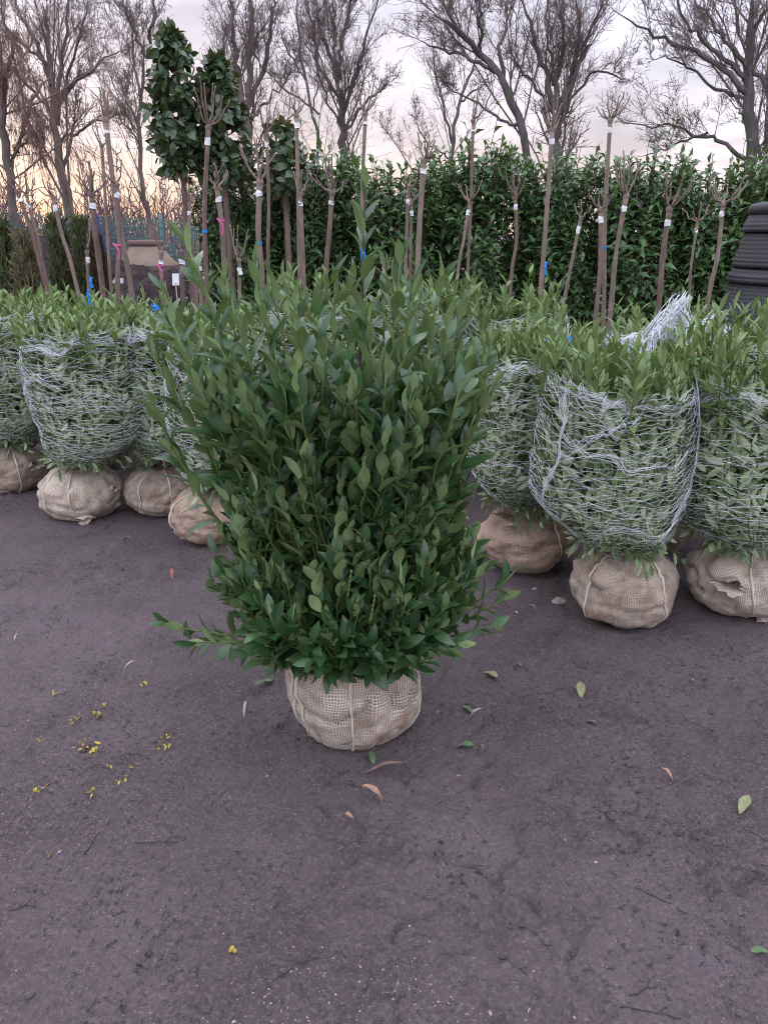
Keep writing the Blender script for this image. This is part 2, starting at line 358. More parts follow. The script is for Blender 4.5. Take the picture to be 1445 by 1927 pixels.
# stems: plane y, foot (x,z), neck (x,z), neck radius, shoot tips (x,z), mark, label
POLLARDS = [
 (6.9,(-3.024, 1.202),(-3.128, 1.88),0.021,[(-3.248, 2.05), (-3.204, 2.066), (-3.131, 2.017)],'','leaning pollarded stem with three cut shoots beside the mesh fence end'),
 (7.1,(-3.087, 1.192),(-3.135, 1.859),0.016,[(-3.199, 2.081), (-3.151, 2.064), (-3.094, 2.073), (-3.058, 2.009)],'','thin leaning pollarded stem with four cut shoots beside the bushy yews'),
 (6.8,(-2.714, 1.207),(-2.802, 1.833),0.020,[(-2.959, 1.916), (-2.867, 1.986), (-2.798, 1.969)],'','crooked leaning pollarded stem with white tape between two yews'),
 (7.0,(-2.54, 1.229),(-2.517, 1.855),0.030,[(-2.626, 2.024), (-2.587, 2.074), (-2.557, 2.057), (-2.515, 2.132), (-2.482, 2.074), (-2.438, 2.057), (-2.415, 1.99)],'blue','thick pollarded stem with seven cut shoots and dark blue strap'),
 (7.3,(-2.578, 1.148),(-2.516, 2.277),0.019,[(-2.582, 2.549), (-2.549, 2.45), (-2.443, 2.366)],'notape','tall forked pollarded stem without tape in front of the sunset gap'),
 (7.2,(-2.364, 1.039),(-2.432, 2.466),0.028,[(-2.441, 2.701), (-2.42, 2.725), (-2.394, 2.717), (-2.379, 2.693), (-2.322, 2.677)],'','tallest bent pollarded stem with a tight bundle of cut shoots before sunset gap'),
 (6.7,(-2.323, 1.088),(-2.243, 1.923),0.024,[(-2.179, 2.119), (-2.362, 2.051), (-2.272, 2.003)],'pink','pollarded stem with a pink ribbon and one upright cut shoot'),
 (7.6,(-2.898, 1.166),(-2.879, 1.373),0.021,[(-2.856, 1.684), (-2.823, 1.551)],'','short pollarded stem with tape low down beside the fence'),
 (6.9,(-1.979, 1.106),(-1.969, 1.385),0.023,[(-1.986, 1.616), (-1.969, 1.599), (-1.903, 1.569), (-1.898, 1.529)],'pink','short forked pollarded stem with pink ribbon in front of soil heap'),
 (7.0,(-1.833, 1.118),(-1.826, 1.382),0.028,[(-1.901, 1.63), (-1.865, 1.569), (-1.787, 1.691), (-1.759, 1.639), (-1.733, 1.613)],'','short thick pollarded stem with five cut shoots in front of soil heap'),
 (6.8,(-1.61, 1.207),(-1.608, 1.335),0.023,[(-1.632, 1.525), (-1.589, 1.551), (-1.551, 1.517)],'','low pollarded stem with three short cut shoots beside hedge end'),
 (7.4,(-1.794, 1.268),(-1.781, 1.804),0.017,[(-1.819, 2.024), (-1.795, 1.962), (-1.759, 2.042), (-1.728, 2.011), (-1.708, 1.953)],'','thin straight pollarded stem below the magnolia crowns'),
 (6.6,(-1.507, 1.126),(-1.381, 2.322),0.023,[(-1.455, 2.594), (-1.406, 2.671), (-1.369, 2.624), (-1.337, 2.657), (-1.303, 2.613), (-1.265, 2.561), (-1.209, 2.532)],'blueband','tall pollarded stem with blue band and wide fan of cut shoots'),
 (6.7,(-1.37, 1.212),(-1.38, 1.898),0.027,[(-1.482, 2.051), (-1.442, 2.003), (-1.405, 2.035), (-1.365, 2.091), (-1.34, 2.023), (-1.307, 2.051)],'pink','pollarded stem with thick neck of white tape and a pink tie at the hedge end'),
 (6.5,(-1.024, 1.196),(-0.995, 1.92),0.028,[(-1.145, 2.22), (-1.114, 2.182), (-1.02, 2.272), (-0.992, 2.25), (-0.934, 2.227), (-0.904, 2.174)],'blueband','thick pollarded stem with blue mark and six long splayed shoots'),
 (7.2,(-1.068, 1.275),(-1.023, 2.35),0.019,[(-1.086, 2.621), (-1.053, 2.56), (-1.016, 2.633), (-0.974, 2.58), (-0.921, 2.629)],'','tall thin pollarded stem with five shoots behind the thick blue marked one'),
 (6.9,(-0.754, 1.084),(-0.725, 2.459),0.020,[(-0.76, 2.576), (-0.734, 2.669), (-0.702, 2.596), (-0.64, 2.615)],'','tall straight pollarded stem with four short shoots above the hedge'),
 (6.6,(-0.68, 1.126),(-0.679, 1.845),0.020,[(-0.728, 2.016), (-0.694, 1.997), (-0.645, 2.028), (-0.631, 1.957)],'','pollarded stem standing tight against a taller straight one'),
 (6.5,(-0.488, 1.209),(-0.419, 1.845),0.024,[(-0.626, 2.048), (-0.543, 1.982), (-0.467, 2.128), (-0.434, 2.106), (-0.403, 2.14), (-0.327, 1.943)],'','forked pollarded stem with long crooked shoots spreading left'),
 (6.9,(-0.178, 1.079),(-0.156, 2.479),0.020,[(-0.236, 2.749), (-0.212, 2.634), (-0.163, 2.73), (-0.072, 2.753), (-0.033, 2.695)],'ribbon','tall pollarded stem with trident head and blue ribbon low down'),
 (7.0,(0.194, 1.229),(0.21, 1.884),0.018,[(0.195, 2.065), (0.24, 2.103), (0.282, 2.003)],'','taller thin pollarded stem of a close pair before the hedge'),
 (6.8,(0.23, 1.224),(0.237, 1.779),0.016,[(0.203, 1.949), (0.267, 1.887), (0.311, 1.928)],'','shorter thin pollarded stem of a close pair before the hedge'),
 (6.6,(0.286, 1.29),(0.325, 2.095),0.028,[(0.269, 2.322), (0.296, 2.261), (0.352, 2.238), (0.372, 2.276), (0.407, 2.249), (0.433, 2.219)],'','thick pollarded stem with a knobbly head and short stubby shoots'),
 (6.7,(0.632, 1.199),(0.713, 1.788),0.016,[(0.606, 1.951), (0.642, 1.923), (0.685, 1.939), (0.739, 1.915), (0.795, 1.951)],'','slim pollarded stem leaning right with five thin shoots'),
 (7.1,(0.765, 1.094),(0.766, 2.453),0.018,[(0.77, 2.666), (0.795, 2.729), (0.822, 2.713), (0.905, 2.673)],'','tall slim pollarded stem with narrow upright bundle above the hedge'),
 (6.3,(-0.002, 1.061),(0.002, 1.244),0.019,[(0.054, 1.375), (0.121, 1.471), (-0.028, 1.391)],'','short pollarded stem with crooked shoots right behind the big laurel'),
 (6.3,(-1.174, 1.145),(-1.156, 1.346),0.019,[(-1.063, 1.583), (-1.138, 1.606), (-1.226, 1.614), (-1.174, 1.511)],'','short pollarded stem with four shoots behind the big laurel'),
 (6.6,(1.082, 1.156),(1.077, 1.821),0.017,[(0.99, 2.044), (1.028, 1.989), (1.063, 2.055), (1.105, 2.004), (1.146, 1.973)],'','straight pollarded stem with five shoots in front of glossy hedge'),
 (6.2,(1.258, 0.796),(1.262, 2.275),0.022,[(1.15, 2.441), (1.185, 2.395), (1.212, 2.507), (1.242, 2.472), (1.272, 2.486), (1.314, 2.458), (1.336, 2.385)],'','tallest smooth pollarded stem with seven bushy shoots above the hedge'),
 (6.3,(1.456, 0.827),(1.547, 1.657),0.017,[(1.53, 1.797), (1.495, 1.766), (1.59, 1.739), (1.642, 1.759)],'','slim low pollarded stem leaning right with thin side shoots'),
 (6.1,(1.699, 0.871),(1.659, 1.711),0.022,[(1.551, 1.86), (1.587, 1.823), (1.654, 1.875), (1.689, 1.845), (1.72, 1.827)],'','upright pollarded stem with short spread shoots before a taller blue marked one'),
 (6.6,(1.897, 0.914),(1.795, 2.382),0.021,[(1.702, 2.506), (1.73, 2.476), (1.747, 2.558), (1.796, 2.569), (1.83, 2.561), (1.853, 2.576), (1.909, 2.532), (1.929, 2.569)],'blueband','tall pollarded stem with blue mark and open fan of eight shoots'),
 (6.3,(1.873, 0.934),(1.907, 1.816),0.023,[(1.769, 2.096), (1.806, 2.051), (1.828, 2.148), (1.875, 2.021), (1.913, 2.085), (1.983, 2.085)],'','pollarded stem leaning right with six long upright shoots'),
 (6.2,(2.224, 1.007),(2.215, 1.713),0.025,[(2.146, 1.981), (2.165, 1.988), (2.224, 1.914), (2.261, 1.973), (2.312, 1.925), (2.352, 1.962)],'','thick pollarded stem with stout pale shoots and white tape before hedge'),
 (6.7,(2.659, 0.936),(2.634, 1.635),0.013,[(2.532, 1.755), (2.584, 1.735), (2.619, 1.797), (2.672, 1.739), (2.73, 1.768)],'','thinnest pollarded stem with a small head before the hedge'),
 (6.1,(2.569, 1.02),(2.567, 1.748),0.020,[(2.431, 1.867), (2.462, 1.981), (2.489, 1.963), (2.606, 1.908), (2.662, 1.955), (2.737, 1.915)],'','brown pollarded stem with wide horned head beside the black tub stack'),
]
# bare trees: kind, plane y, limbs (radius at start, at end, [(x,z)...]); the first limb is the trunk
TREES = [
 ('weeping',12,[
  (0.070,0.078,[(-5.639, 1.627), (-5.54, 2.362), (-5.489, 2.994), (-5.456, 3.602), (-5.423, 4.185), (-5.392, 4.747)]),
  (0.031,0.031,[(-5.54, 2.362), (-5.309, 2.925), (-5.074, 3.402), (-4.894, 3.799)]),
  (0.031,0.031,[(-5.499, 2.856), (-5.669, 3.267), (-5.795, 3.799)]),
  (0.027,0.027,[(-5.478, 3.267), (-5.206, 3.733), (-5.016, 4.185)]),
  (0.023,0.023,[(-5.518, 2.576), (-5.294, 2.786), (-5.016, 3.063)]),
 ]),
 ('broad',14,[
  (0.123,0.050,[(-5.527, 1.64), (-5.537, 2.074), (-5.546, 2.497), (-5.53, 3.074), (-5.545, 3.554), (-5.53, 4.097), (-5.48, 4.625), (-5.378, 5.421)]),
  (0.050,0.023,[(-5.543, 3.514), (-5.287, 3.789), (-4.944, 4.021), (-4.66, 4.174), (-4.197, 4.386)]),
  (0.059,0.023,[(-5.526, 3.275), (-5.302, 4.097), (-5.135, 4.625), (-4.907, 5.351)]),
  (0.046,0.018,[(-5.531, 3.866), (-5.673, 4.401), (-5.869, 4.772), (-6.091, 5.208)]),
  (0.041,0.018,[(-5.534, 3.395), (-5.787, 3.711), (-6.012, 3.944), (-6.233, 4.189), (-6.499, 4.401)]),
  (0.041,0.018,[(-5.537, 2.497), (-5.262, 3.058), (-5.017, 3.195), (-4.684, 3.331), (-4.236, 3.474)]),
  (0.032,0.014,[(-5.525, 2.992), (-5.281, 3.235), (-5.189, 3.435), (-5.107, 3.75)]),
  (0.036,0.018,[(-5.526, 4.174), (-5.766, 4.363), (-5.968, 4.699), (-5.934, 5.279)]),
  (0.032,0.014,[(-5.387, 3.711), (-4.988, 4.325), (-4.708, 4.772), (-4.596, 5.279)]),
 ]),
 ('slender',12,[
  (0.051,0.031,[(-3.579, 1.476), (-3.569, 1.851), (-3.559, 2.218), (-3.549, 2.786), (-3.516, 3.267), (-3.432, 3.602), (-3.323, 3.896)]),
  (0.027,0.016,[(-3.333, 3.877), (-3.461, 4.185), (-3.534, 4.5), (-3.605, 4.808)]),
  (0.031,0.016,[(-3.323, 3.896), (-3.202, 4.185), (-3.088, 4.562), (-3.019, 4.868)]),
  (0.023,0.012,[(-3.5, 3.402), (-3.536, 3.864), (-3.512, 4.312), (-3.709, 4.562)]),
  (0.020,0.008,[(-3.525, 2.994), (-3.714, 3.335), (-3.861, 3.668), (-3.986, 3.864)]),
  (0.016,0.008,[(-3.534, 2.716), (-3.717, 2.994), (-3.888, 3.166)]),
 ]),
 ('forked',13,[
  (0.114,0.085,[(-2.214, 1.715), (-2.185, 2.429), (-2.162, 3.04), (-2.152, 3.447)]),
  (0.059,0.038,[(-2.171, 3.41), (-2.236, 3.915), (-2.266, 4.405), (-2.249, 5.079)]),
  (0.063,0.038,[(-2.137, 3.425), (-2.011, 3.986), (-1.925, 4.474), (-1.919, 5.079)]),
  (0.047,0.030,[(-2.124, 3.374), (-1.804, 4.057), (-1.681, 4.542), (-1.574, 5.079)]),
  (0.034,0.017,[(-2.167, 3.226), (-2.393, 3.773), (-2.482, 4.197), (-2.4, 4.746)]),
  (0.025,0.013,[(-2.103, 3.189), (-1.664, 3.629), (-1.399, 4.057)]),
 ]),
 ('sinuous',13,[
  (0.034,0.021,[(-1.026, 1.877), (-1.036, 2.661), (-1.084, 3.263), (-1.242, 3.915), (-1.3, 4.474), (-1.307, 5.079)]),
  (0.021,0.008,[(-1.017, 3.3), (-1.459, 3.614), (-1.812, 3.915), (-1.962, 4.127)]),
  (0.017,0.008,[(-1.207, 3.773), (-1.473, 4.197), (-1.614, 4.61)]),
  (0.017,0.008,[(-1.097, 3.374), (-0.998, 3.915), (-1.063, 4.405)]),
 ]),
 ('many stemmed',14,[
  (0.096,0.073,[(-0.709, 1.64), (-0.704, 2.413), (-0.7, 3.074), (-0.717, 3.554), (-0.762, 3.944)]),
  (0.050,0.027,[(-0.763, 3.905), (-0.893, 4.325), (-1.053, 4.772), (-1.137, 5.351)]),
  (0.050,0.027,[(-0.753, 3.944), (-0.7, 4.401), (-0.579, 4.846), (-0.461, 5.351)]),
  (0.041,0.023,[(-0.771, 3.944), (-0.804, 4.401), (-0.813, 4.772), (-0.765, 5.351)]),
  (0.041,0.023,[(-0.684, 3.435), (-0.444, 4.021), (-0.282, 4.476), (-0.004, 5.279)]),
  (0.032,0.014,[(-0.67, 3.195), (-0.289, 3.632), (-0.066, 3.828), (0.137, 3.944)]),
  (0.036,0.023,[(-0.733, 3.632), (-1.031, 4.097), (-1.144, 4.625), (-1.292, 5.279)]),
  (0.027,0.014,[(-0.706, 3.235), (-0.955, 3.632), (-1.157, 4.25), (-1.523, 4.846)]),
 ]),
 ('far leaning',17,[
  (0.055,0.033,[(1.405, 1.766), (1.395, 2.801), (1.446, 3.596), (1.567, 4.174), (1.784, 4.643), (1.952, 5.148)]),
  (0.033,0.017,[(1.401, 3.302), (1.182, 4.078), (1.017, 4.643), (0.895, 5.373)]),
  (0.028,0.011,[(1.549, 4.078), (1.905, 4.316), (2.166, 4.457)]),
  (0.022,0.011,[(1.4, 3.003), (0.85, 3.4), (0.514, 3.983)]),
  (0.022,0.011,[(1.387, 2.7), (0.752, 2.7), (0.247, 3.302), (-0.027, 3.694)]),
 ]),
 ('arching',12,[
  (0.078,0.051,[(2.389, 1.702), (2.214, 2.362), (2.034, 2.821), (1.877, 3.233), (1.657, 3.602), (1.441, 3.864), (1.17, 4.09), (0.867, 4.28), (0.421, 4.5)]),
  (0.035,0.016,[(1.577, 3.687), (1.216, 3.877), (0.839, 3.961), (0.353, 4.09)]),
  (0.039,0.020,[(1.765, 3.435), (1.662, 3.929), (1.751, 4.312), (1.761, 4.747)]),
  (0.031,0.016,[(1.324, 3.961), (1.308, 4.312), (1.144, 4.747)]),
  (0.027,0.012,[(1.943, 3.029), (1.513, 3.166), (1.121, 3.402), (0.814, 3.502)]),
  (0.023,0.012,[(1.018, 4.198), (0.936, 4.437), (0.779, 4.808)]),
 ]),
 ('vase shaped',12,[
  (0.098,0.078,[(2.652, 1.627), (2.576, 2.362), (2.519, 2.856), (2.485, 3.267)]),
  (0.059,0.027,[(2.458, 3.233), (2.322, 3.602), (2.142, 3.993), (2.009, 4.312), (1.761, 4.747)]),
  (0.055,0.027,[(2.488, 3.233), (2.467, 3.668), (2.504, 4.122), (2.378, 4.747)]),
  (0.051,0.027,[(2.503, 3.233), (2.656, 3.668), (2.736, 4.185), (2.632, 4.747)]),
  (0.051,0.027,[(2.532, 3.166), (2.725, 3.733), (2.86, 4.122), (3.002, 4.685)]),
  (0.027,0.012,[(2.561, 3.097), (2.85, 3.602), (3.223, 3.648), (3.462, 3.535)]),
  (0.031,0.016,[(2.487, 3.063), (2.181, 3.469), (1.898, 3.733), (1.603, 4.312)]),
  (0.031,0.016,[(2.403, 3.535), (2.324, 4.058), (2.16, 4.747)]),
 ]),
 ('wide limbed',11,[
  (0.097,0.079,[(5.029, 1.621), (4.927, 2.294), (4.855, 2.874), (4.759, 3.431), (4.679, 3.966), (4.59, 4.592)]),
  (0.050,0.018,[(4.75, 3.278), (4.393, 3.551), (4.02, 3.742), (3.592, 3.878), (3.233, 4.024), (2.81, 4.185)]),
  (0.039,0.021,[(4.724, 3.551), (4.404, 3.907), (4.188, 4.197), (4.022, 4.536)]),
  (0.039,0.018,[(4.745, 3.431), (4.213, 3.819), (3.835, 4.082), (3.545, 4.48)]),
  (0.036,0.014,[(4.879, 2.49), (4.604, 2.683), (4.337, 2.798), (4.003, 2.906), (3.574, 2.95), (3.176, 3.043)]),
  (0.036,0.025,[(4.746, 3.581), (4.919, 3.309), (5.071, 3.124), (5.244, 2.874)]),
  (0.032,0.018,[(4.686, 3.966), (4.817, 4.254), (4.921, 4.592)]),
  (0.029,0.014,[(4.787, 3.186), (4.358, 3.34), (3.833, 3.611), (3.413, 3.671)]),
  (0.021,0.011,[(4.3, 2.811), (3.964, 2.683), (3.518, 2.555)]),
 ]),
 ('right',13,[
  (0.068,0.042,[(6.222, 1.634), (6.079, 2.429), (5.992, 3.189), (5.952, 3.986), (5.817, 5.013)]),
  (0.034,0.017,[(6.002, 3.04), (6.156, 3.556), (6.277, 4.197)]),
  (0.030,0.017,[(6.045, 2.661), (5.725, 3.189), (5.526, 3.629)]),
 ]),
]
# litter lying on the ground: (x, y, size)
YELLOW = [(-1.247, 2.282, 0.03), (-1.172, 2.239, 0.03), (-0.879, 2.305, 0.045), (-0.97, 2.163, 0.04), (-0.982, 2.118, 0.05), (-1.04, 2.095, 0.035), (-1.046, 2.066, 0.03), (-0.953, 1.936, 0.055), (-0.912, 1.949, 0.06), (-0.971, 1.983, 0.025), (-0.703, 2.016, 0.03), (-0.727, 1.989, 0.03), (-0.721, 1.954, 0.025), (-0.701, 1.97, 0.04), (-1.111, 1.989, 0.02), (-0.854, 1.849, 0.03), (-0.776, 1.859, 0.035), (-0.786, 1.79, 0.035), (-1.014, 1.75, 0.045), (-0.859, 1.739, 0.035), (-1.207, 1.936, 0.025), (-0.347, 1.242, 0.035), (-0.888, 1.512, 0.018), (-1.056, 1.873, 0.018)]
GREENS = [(0.399, 2.374, 0.075, 'pale'), (0.71, 2.275, 0.085, 'pale'), (-0.433, 2.309, 0.085, 'green'), (0.259, 1.975, 0.07, 'green'), (0.293, 2.151, 0.05, 'green'), (0.522, 2.458, 0.04, 'green'), (1.035, 1.696, 0.08, 'pale'), (0.861, 1.232, 0.05, 'green'), (0.695, 2.083, 0.04, 'green'), (-0.037, 1.888, 0.055, 'green')]
BROWNS = [(-0.022, 1.706, 0.085, 'tan'), (-0.107, 1.62, 0.07, 'tan'), (-0.477, 2.13, 0.06, 'straw'), (0.193, 2.115, 0.05, 'rust'), (0.303, 2.109, 0.06, 'straw'), (0.864, 1.816, 0.05, 'tan'), (0.311, 1.965, 0.045, 'tan'), (-0.004, 1.851, 0.13, 'bark'), (0.231, 1.809, 0.03, 'tan'), (-1.372, 3.629, 0.07, 'rust'), (-1.016, 3.219, 0.07, 'rust'), (-1.332, 2.179, 0.06, 'straw'), (-0.963, 2.385, 0.07, 'straw'), (0.659, 2.887, 0.05, 'straw'), (0.558, 2.839, 0.06, 'straw'), (-1.499, 2.637, 0.04, 'straw')]
TWIGS = [(0.621, 2.282, 0.14, 25), (0.299, 1.215, 0.13, -40), (0.35, 1.29, 0.12, -38), (0.692, 1.388, 0.13, -35), (-0.194, 1.189, 0.12, 30), (0.892, 1.797, 0.07, -30), (1.042, 1.578, 0.12, -40), (-0.887, 1.349, 0.06, 15), (-0.609, 1.559, 0.12, 2), (0.562, 1.099, 0.12, -15), (0.562, 1.148, 0.06, 5), (-0.796, 1.559, 0.07, 80)]

# ------------------------------------------------------------------ ground
def smooth(a, b, x): t = np.clip((x-a)/(b-a), 0, 1); return t*t*(3-2*t)
def gz(x, y):
    x = np.asarray(x, float); y = np.asarray(y, float)
    far = 1-smooth(9, 25, np.hypot(x, y))
    h = .012*fbm2(x*.9+3, y*.9, 3)+.006*fbm2(x*5, y*5, 3)
    # cracked, trodden crust: thin steps where the surface has broken
    rid = 1-np.abs(fbm2(x*3.1+40+.3*vn2(x*9, y*9), y*3.1+11, 4, .6)); patch = smooth(.0, .55, fbm2(x*.8+20, y*1.1+4, 2))
    h = h-.015*smooth(.86, .985, rid)*patch
    rough = smooth(-.05, .5, fbm2(x*1.6+7, y*1.9+31, 3))
    h = h+rough*.014*np.maximum(fbm2(x*20, y*20, 3, .6), -.12)+.0028*fbm2(x*60, y*60, 2)
    # faint wheel ruts running off to the right
    s = y-2.05+.42*x
    for o, wd in ((0, .12), (.55, .1)):
        q = np.exp(-((s-o)/wd)**2)*smooth(.1, .8, x); h = h-.010*q+.004*q*np.sin((x*1.9-y)*46)*smooth(.2, .6, fbm2(x*2, y*2, 2)+.3)
    return h*far
def geom(a, b, r):
    o = [a]
    while o[-1] < b: o.append(o[-1]*r)
    return o
rows = [-60, -20, -8, -3, -1, 0, .3, .5]+geom(.62, 7, 1.0078)+geom(8.5, 900, 1.09)
k = 2.7; s = np.linspace(-1, 1, 541); a = np.sinh(k*s)/math.sinh(k)
RY = np.array(rows); W_ = 1.7*(np.maximum(RY, 0)+3.2)+np.where(RY < 0, -RY*1.5, 0)
GX = a[None]*W_[:, None]; GY = np.broadcast_to(RY[:, None], GX.shape)
i = np.arange(GX.size).reshape(GX.shape)
Q = np.stack([i[:-1, :-1], i[:-1, 1:], i[1:, 1:], i[1:, :-1]], -1).reshape(-1, 4)
gm, nt, n, l, b = nmat('packed_soil'); co = geo(nt).outputs['Position']
c = mixc(nt, rng_(nt, noise(nt, co, .9, 5, .65), .40, .60), (.108, .080, .080), (.180, .142, .148))
c = mixc(nt, mth(nt, 'MULTIPLY', rng_(nt, noise(nt, co, 6, 5, .7), .5, .72), .5), c, (.068, .049, .050))
c = mixc(nt, mth(nt, 'MULTIPLY', rng_(nt, noise(nt, co, 3.2, 3, .6), .58, .72), .5), c, (.21, .155, .135))
c = mixc(nt, mth(nt, 'MULTIPLY', rng_(nt, noise(nt, co, 95, 5, .8), .50, .62), .75), c, (.26, .21, .20))
loose_ = rng_(nt, noise(nt, co, 1.9, 4, .6), .44, .60, .22, 1.)
c = mixc(nt, mth(nt, 'MULTIPLY', rng_(nt, noise(nt, co, 48, 5, .75), .55, .62), mth(nt, 'MULTIPLY', loose_, .95)), c, (.035, .027, .030))
vo = n.new('ShaderNodeTexVoronoi'); vo.inputs['Scale'].default_value = 75; l.new(co, vo.inputs['Vector'])
gr = mth(nt, 'MULTIPLY', rng_(nt, vo.outputs['Distance'], .20, .13), rng_(nt, noise(nt, co, 13, 3), .50, .58))
c = mixc(nt, gr, c, (.36, .29, .27))
l.new(c, b.inputs['Base Color']); l.new(rng_(nt, noise(nt, co, 2.3, 4, .6), .35, .65, .48, .82), b.inputs['Roughness']); b.inputs['Specular IOR Level'].default_value = .4
bh = mth(nt, 'ADD', noise(nt, co, 38, 5, .7), mth(nt, 'MULTIPLY', noise(nt, co, 170, 3, .7), .5))
l.new(bump(nt, bh, 1.0, .035), b.inputs['Normal'])
g = link('ground', mesh('ground', np.stack([GX, GY, gz(GX, GY)], -1), Q, gm), None, 'structure')

# soil crumbs, pale grit and chaff pressed into the surface: too many to count
def blobs(n, xy, size, flat, mat, name, sub=1):
    base = np.array([(0, 0, 1), (.9, 0, .3), (.28, .85, .3), (-.73, .53, .3), (-.73, -.53, .3), (.28, -.85, .3), (.75, .5, -.4), (-.3, .9, -.4), (-.95, 0, -.4), (-.3, -.9, -.4), (.75, -.5, -.4), (0, 0, -.8)])
    f = np.array([(0, 1, 2), (0, 2, 3), (0, 3, 4), (0, 4, 5), (0, 5, 1), (1, 6, 2), (2, 7, 3), (3, 8, 4), (4, 9, 5), (5, 10, 1), (6, 7, 2), (7, 8, 3), (8, 9, 4), (9, 10, 5), (10, 6, 1), (6, 11, 7), (7, 11, 8), (8, 11, 9), (9, 11, 10), (10, 11, 6)])
    V = base[None]*(1+rng.normal(0, .22, (n, 12, 1)))*size[:, None, None]*np.stack([rng.uniform(.7, 1.6, n), rng.uniform(.6, 1, n), flat*rng.uniform(.6, 1.2, n)], -1)[:, None]
    an = rng.random(n)*6.28; ca, sa = np.cos(an)[:, None], np.sin(an)[:, None]
    X = V[..., 0]*ca-V[..., 1]*sa; Y = V[..., 0]*sa+V[..., 1]*ca
    V = np.stack([X+xy[:, :1], Y+xy[:, 1:], V[..., 2]+gz(xy[:, 0], xy[:, 1])[:, None]], -1)
    return link(name, mesh(name, V, (f[None]+(np.arange(n)*12)[:, None, None]).reshape(-1, 3), mat, smooth=True), None, 'stuff')
def field(n, clump):
    y = .95*np.exp(rng.random(n*3)*math.log(5.5)); x = rng.uniform(-1, 1, n*3)*(.75*y+.5)
    keep = rng.random(n*3) < np.clip(fbm2(x*1.7+clump, y*1.9, 3)*1.4+.25, .03, 1)
    return np.stack([x, y], -1)[keep][:n]
M['crumb'] = plain('soil_crumb', (.075, .060, .066), .85, .3, 40, .3, .4)
M['grit'] = plain('pale_grit', (.40, .33, .30), .8, .4, 3)
xy = field(5200, 3); o = blobs(len(xy), xy, rng.lognormal(math.log(.0030), .52, len(xy)), .42, M['crumb'], 'soil_crumbs'); tag(o, 'dark soil crumbs scattered over the trodden yard', 'soil')
xy = field(2200, 60); o = blobs(len(xy), xy, rng.lognormal(math.log(.0019), .35, len(xy)), .6, M['grit'], 'grit'); tag(o, 'tiny pale grit and chaff pressed into dark soil', 'grit')

# ------------------------------------------------------------------ soil heap, far brush, fence, tank
th = np.linspace(-1, 1, 120); HX, HY = np.meshgrid(np.linspace(-7.2, -1.5, 150), np.linspace(7.9, 11.5, 90))
e = smooth(0, .9, HX+7.2)*(1-smooth(-2.6, -1.6, HX))*np.sin(np.pi*np.clip((HY-7.9)/3.6, 0, 1))**.7
Z = e*(1.22+.22*vn2(HX*1.1, HY*.9)+.22*smooth(-3.2, -4.2, HX))+.07*e*fbm2(HX*5, HY*5, 4, .6)-.05
i = np.arange(HX.size).reshape(HX.shape)
heap = link('soil_heap', mesh('soil_heap', np.stack([HX, HY, Z], -1), np.stack([i[:-1, :-1], i[:-1, 1:], i[1:, 1:], i[1:, :-1]], -1).reshape(-1, 4), plain('heap_soil', (.036, .025, .026), .95, .5, 14, .2, .9)))
tag(heap, 'long heap of loose dark brown soil before the green mesh fence', 'soil heap')

def brush(n, x0, x1, y0, y1, h0, h1, name, label, mat):
    x = rng.uniform(x0, x1, n); y = rng.uniform(y0, y1, n); h = rng.uniform(h0, h1, n)*(.75+.25*vn2(x*.25, y*.2)); S = 5; t = np.linspace(0, 1, S)
    P = np.stack([x[:, None]+t*rng.normal(0, .5, (n, 1))+.12*rng.normal(0, 1, (n, S))*t, np.broadcast_to(y[:, None], (n, S)), h[:, None]*t], -1)
    A = Acc(); A.add(*tubes(P, .035*(1.05-t)[None]*np.ones((n, 1)), 3))
    m = n*6; j = rng.integers(0, n, m); tt = rng.uniform(.25, .95, m); f = tt*(S-1); ii = f.astype(int); f = (f-ii)[:, None]
    B = P[j, ii]*(1-f)+P[j, ii+1]*f; d = unit(np.stack([rng.normal(0, .6, m), rng.normal(0, .3, m), rng.uniform(.4, 1, m)], -1)); L = rng.uniform(.4, 1.3, m)*(1.1-tt)*h[j]*.35
    PL = B[:, None]+d[:, None]*L[:, None, None]*np.linspace(0, 1, 3)[None, :, None]; PL[:, 1:] += rng.normal(0, .05, (m, 2, 3))
    A.add(*tubes(PL, np.array([.02, .014, .008])[None]*np.ones((m, 1)), 3))
    return tag(link(name, A.mesh(name, mat), None, 'stuff'), label, 'brushwood')
brush(1150, -24, -2, 24, 34, 2.6, 4.4, 'far_brushwood', 'haze-tinted mauve brown brushwood far behind the mesh fence', M['wood_far'])
brush(400, -4, 26, 24, 34, 2.0, 3.2, 'distant_thicket', 'low bare thicket far behind the evergreen hedge', M['wood_far'])

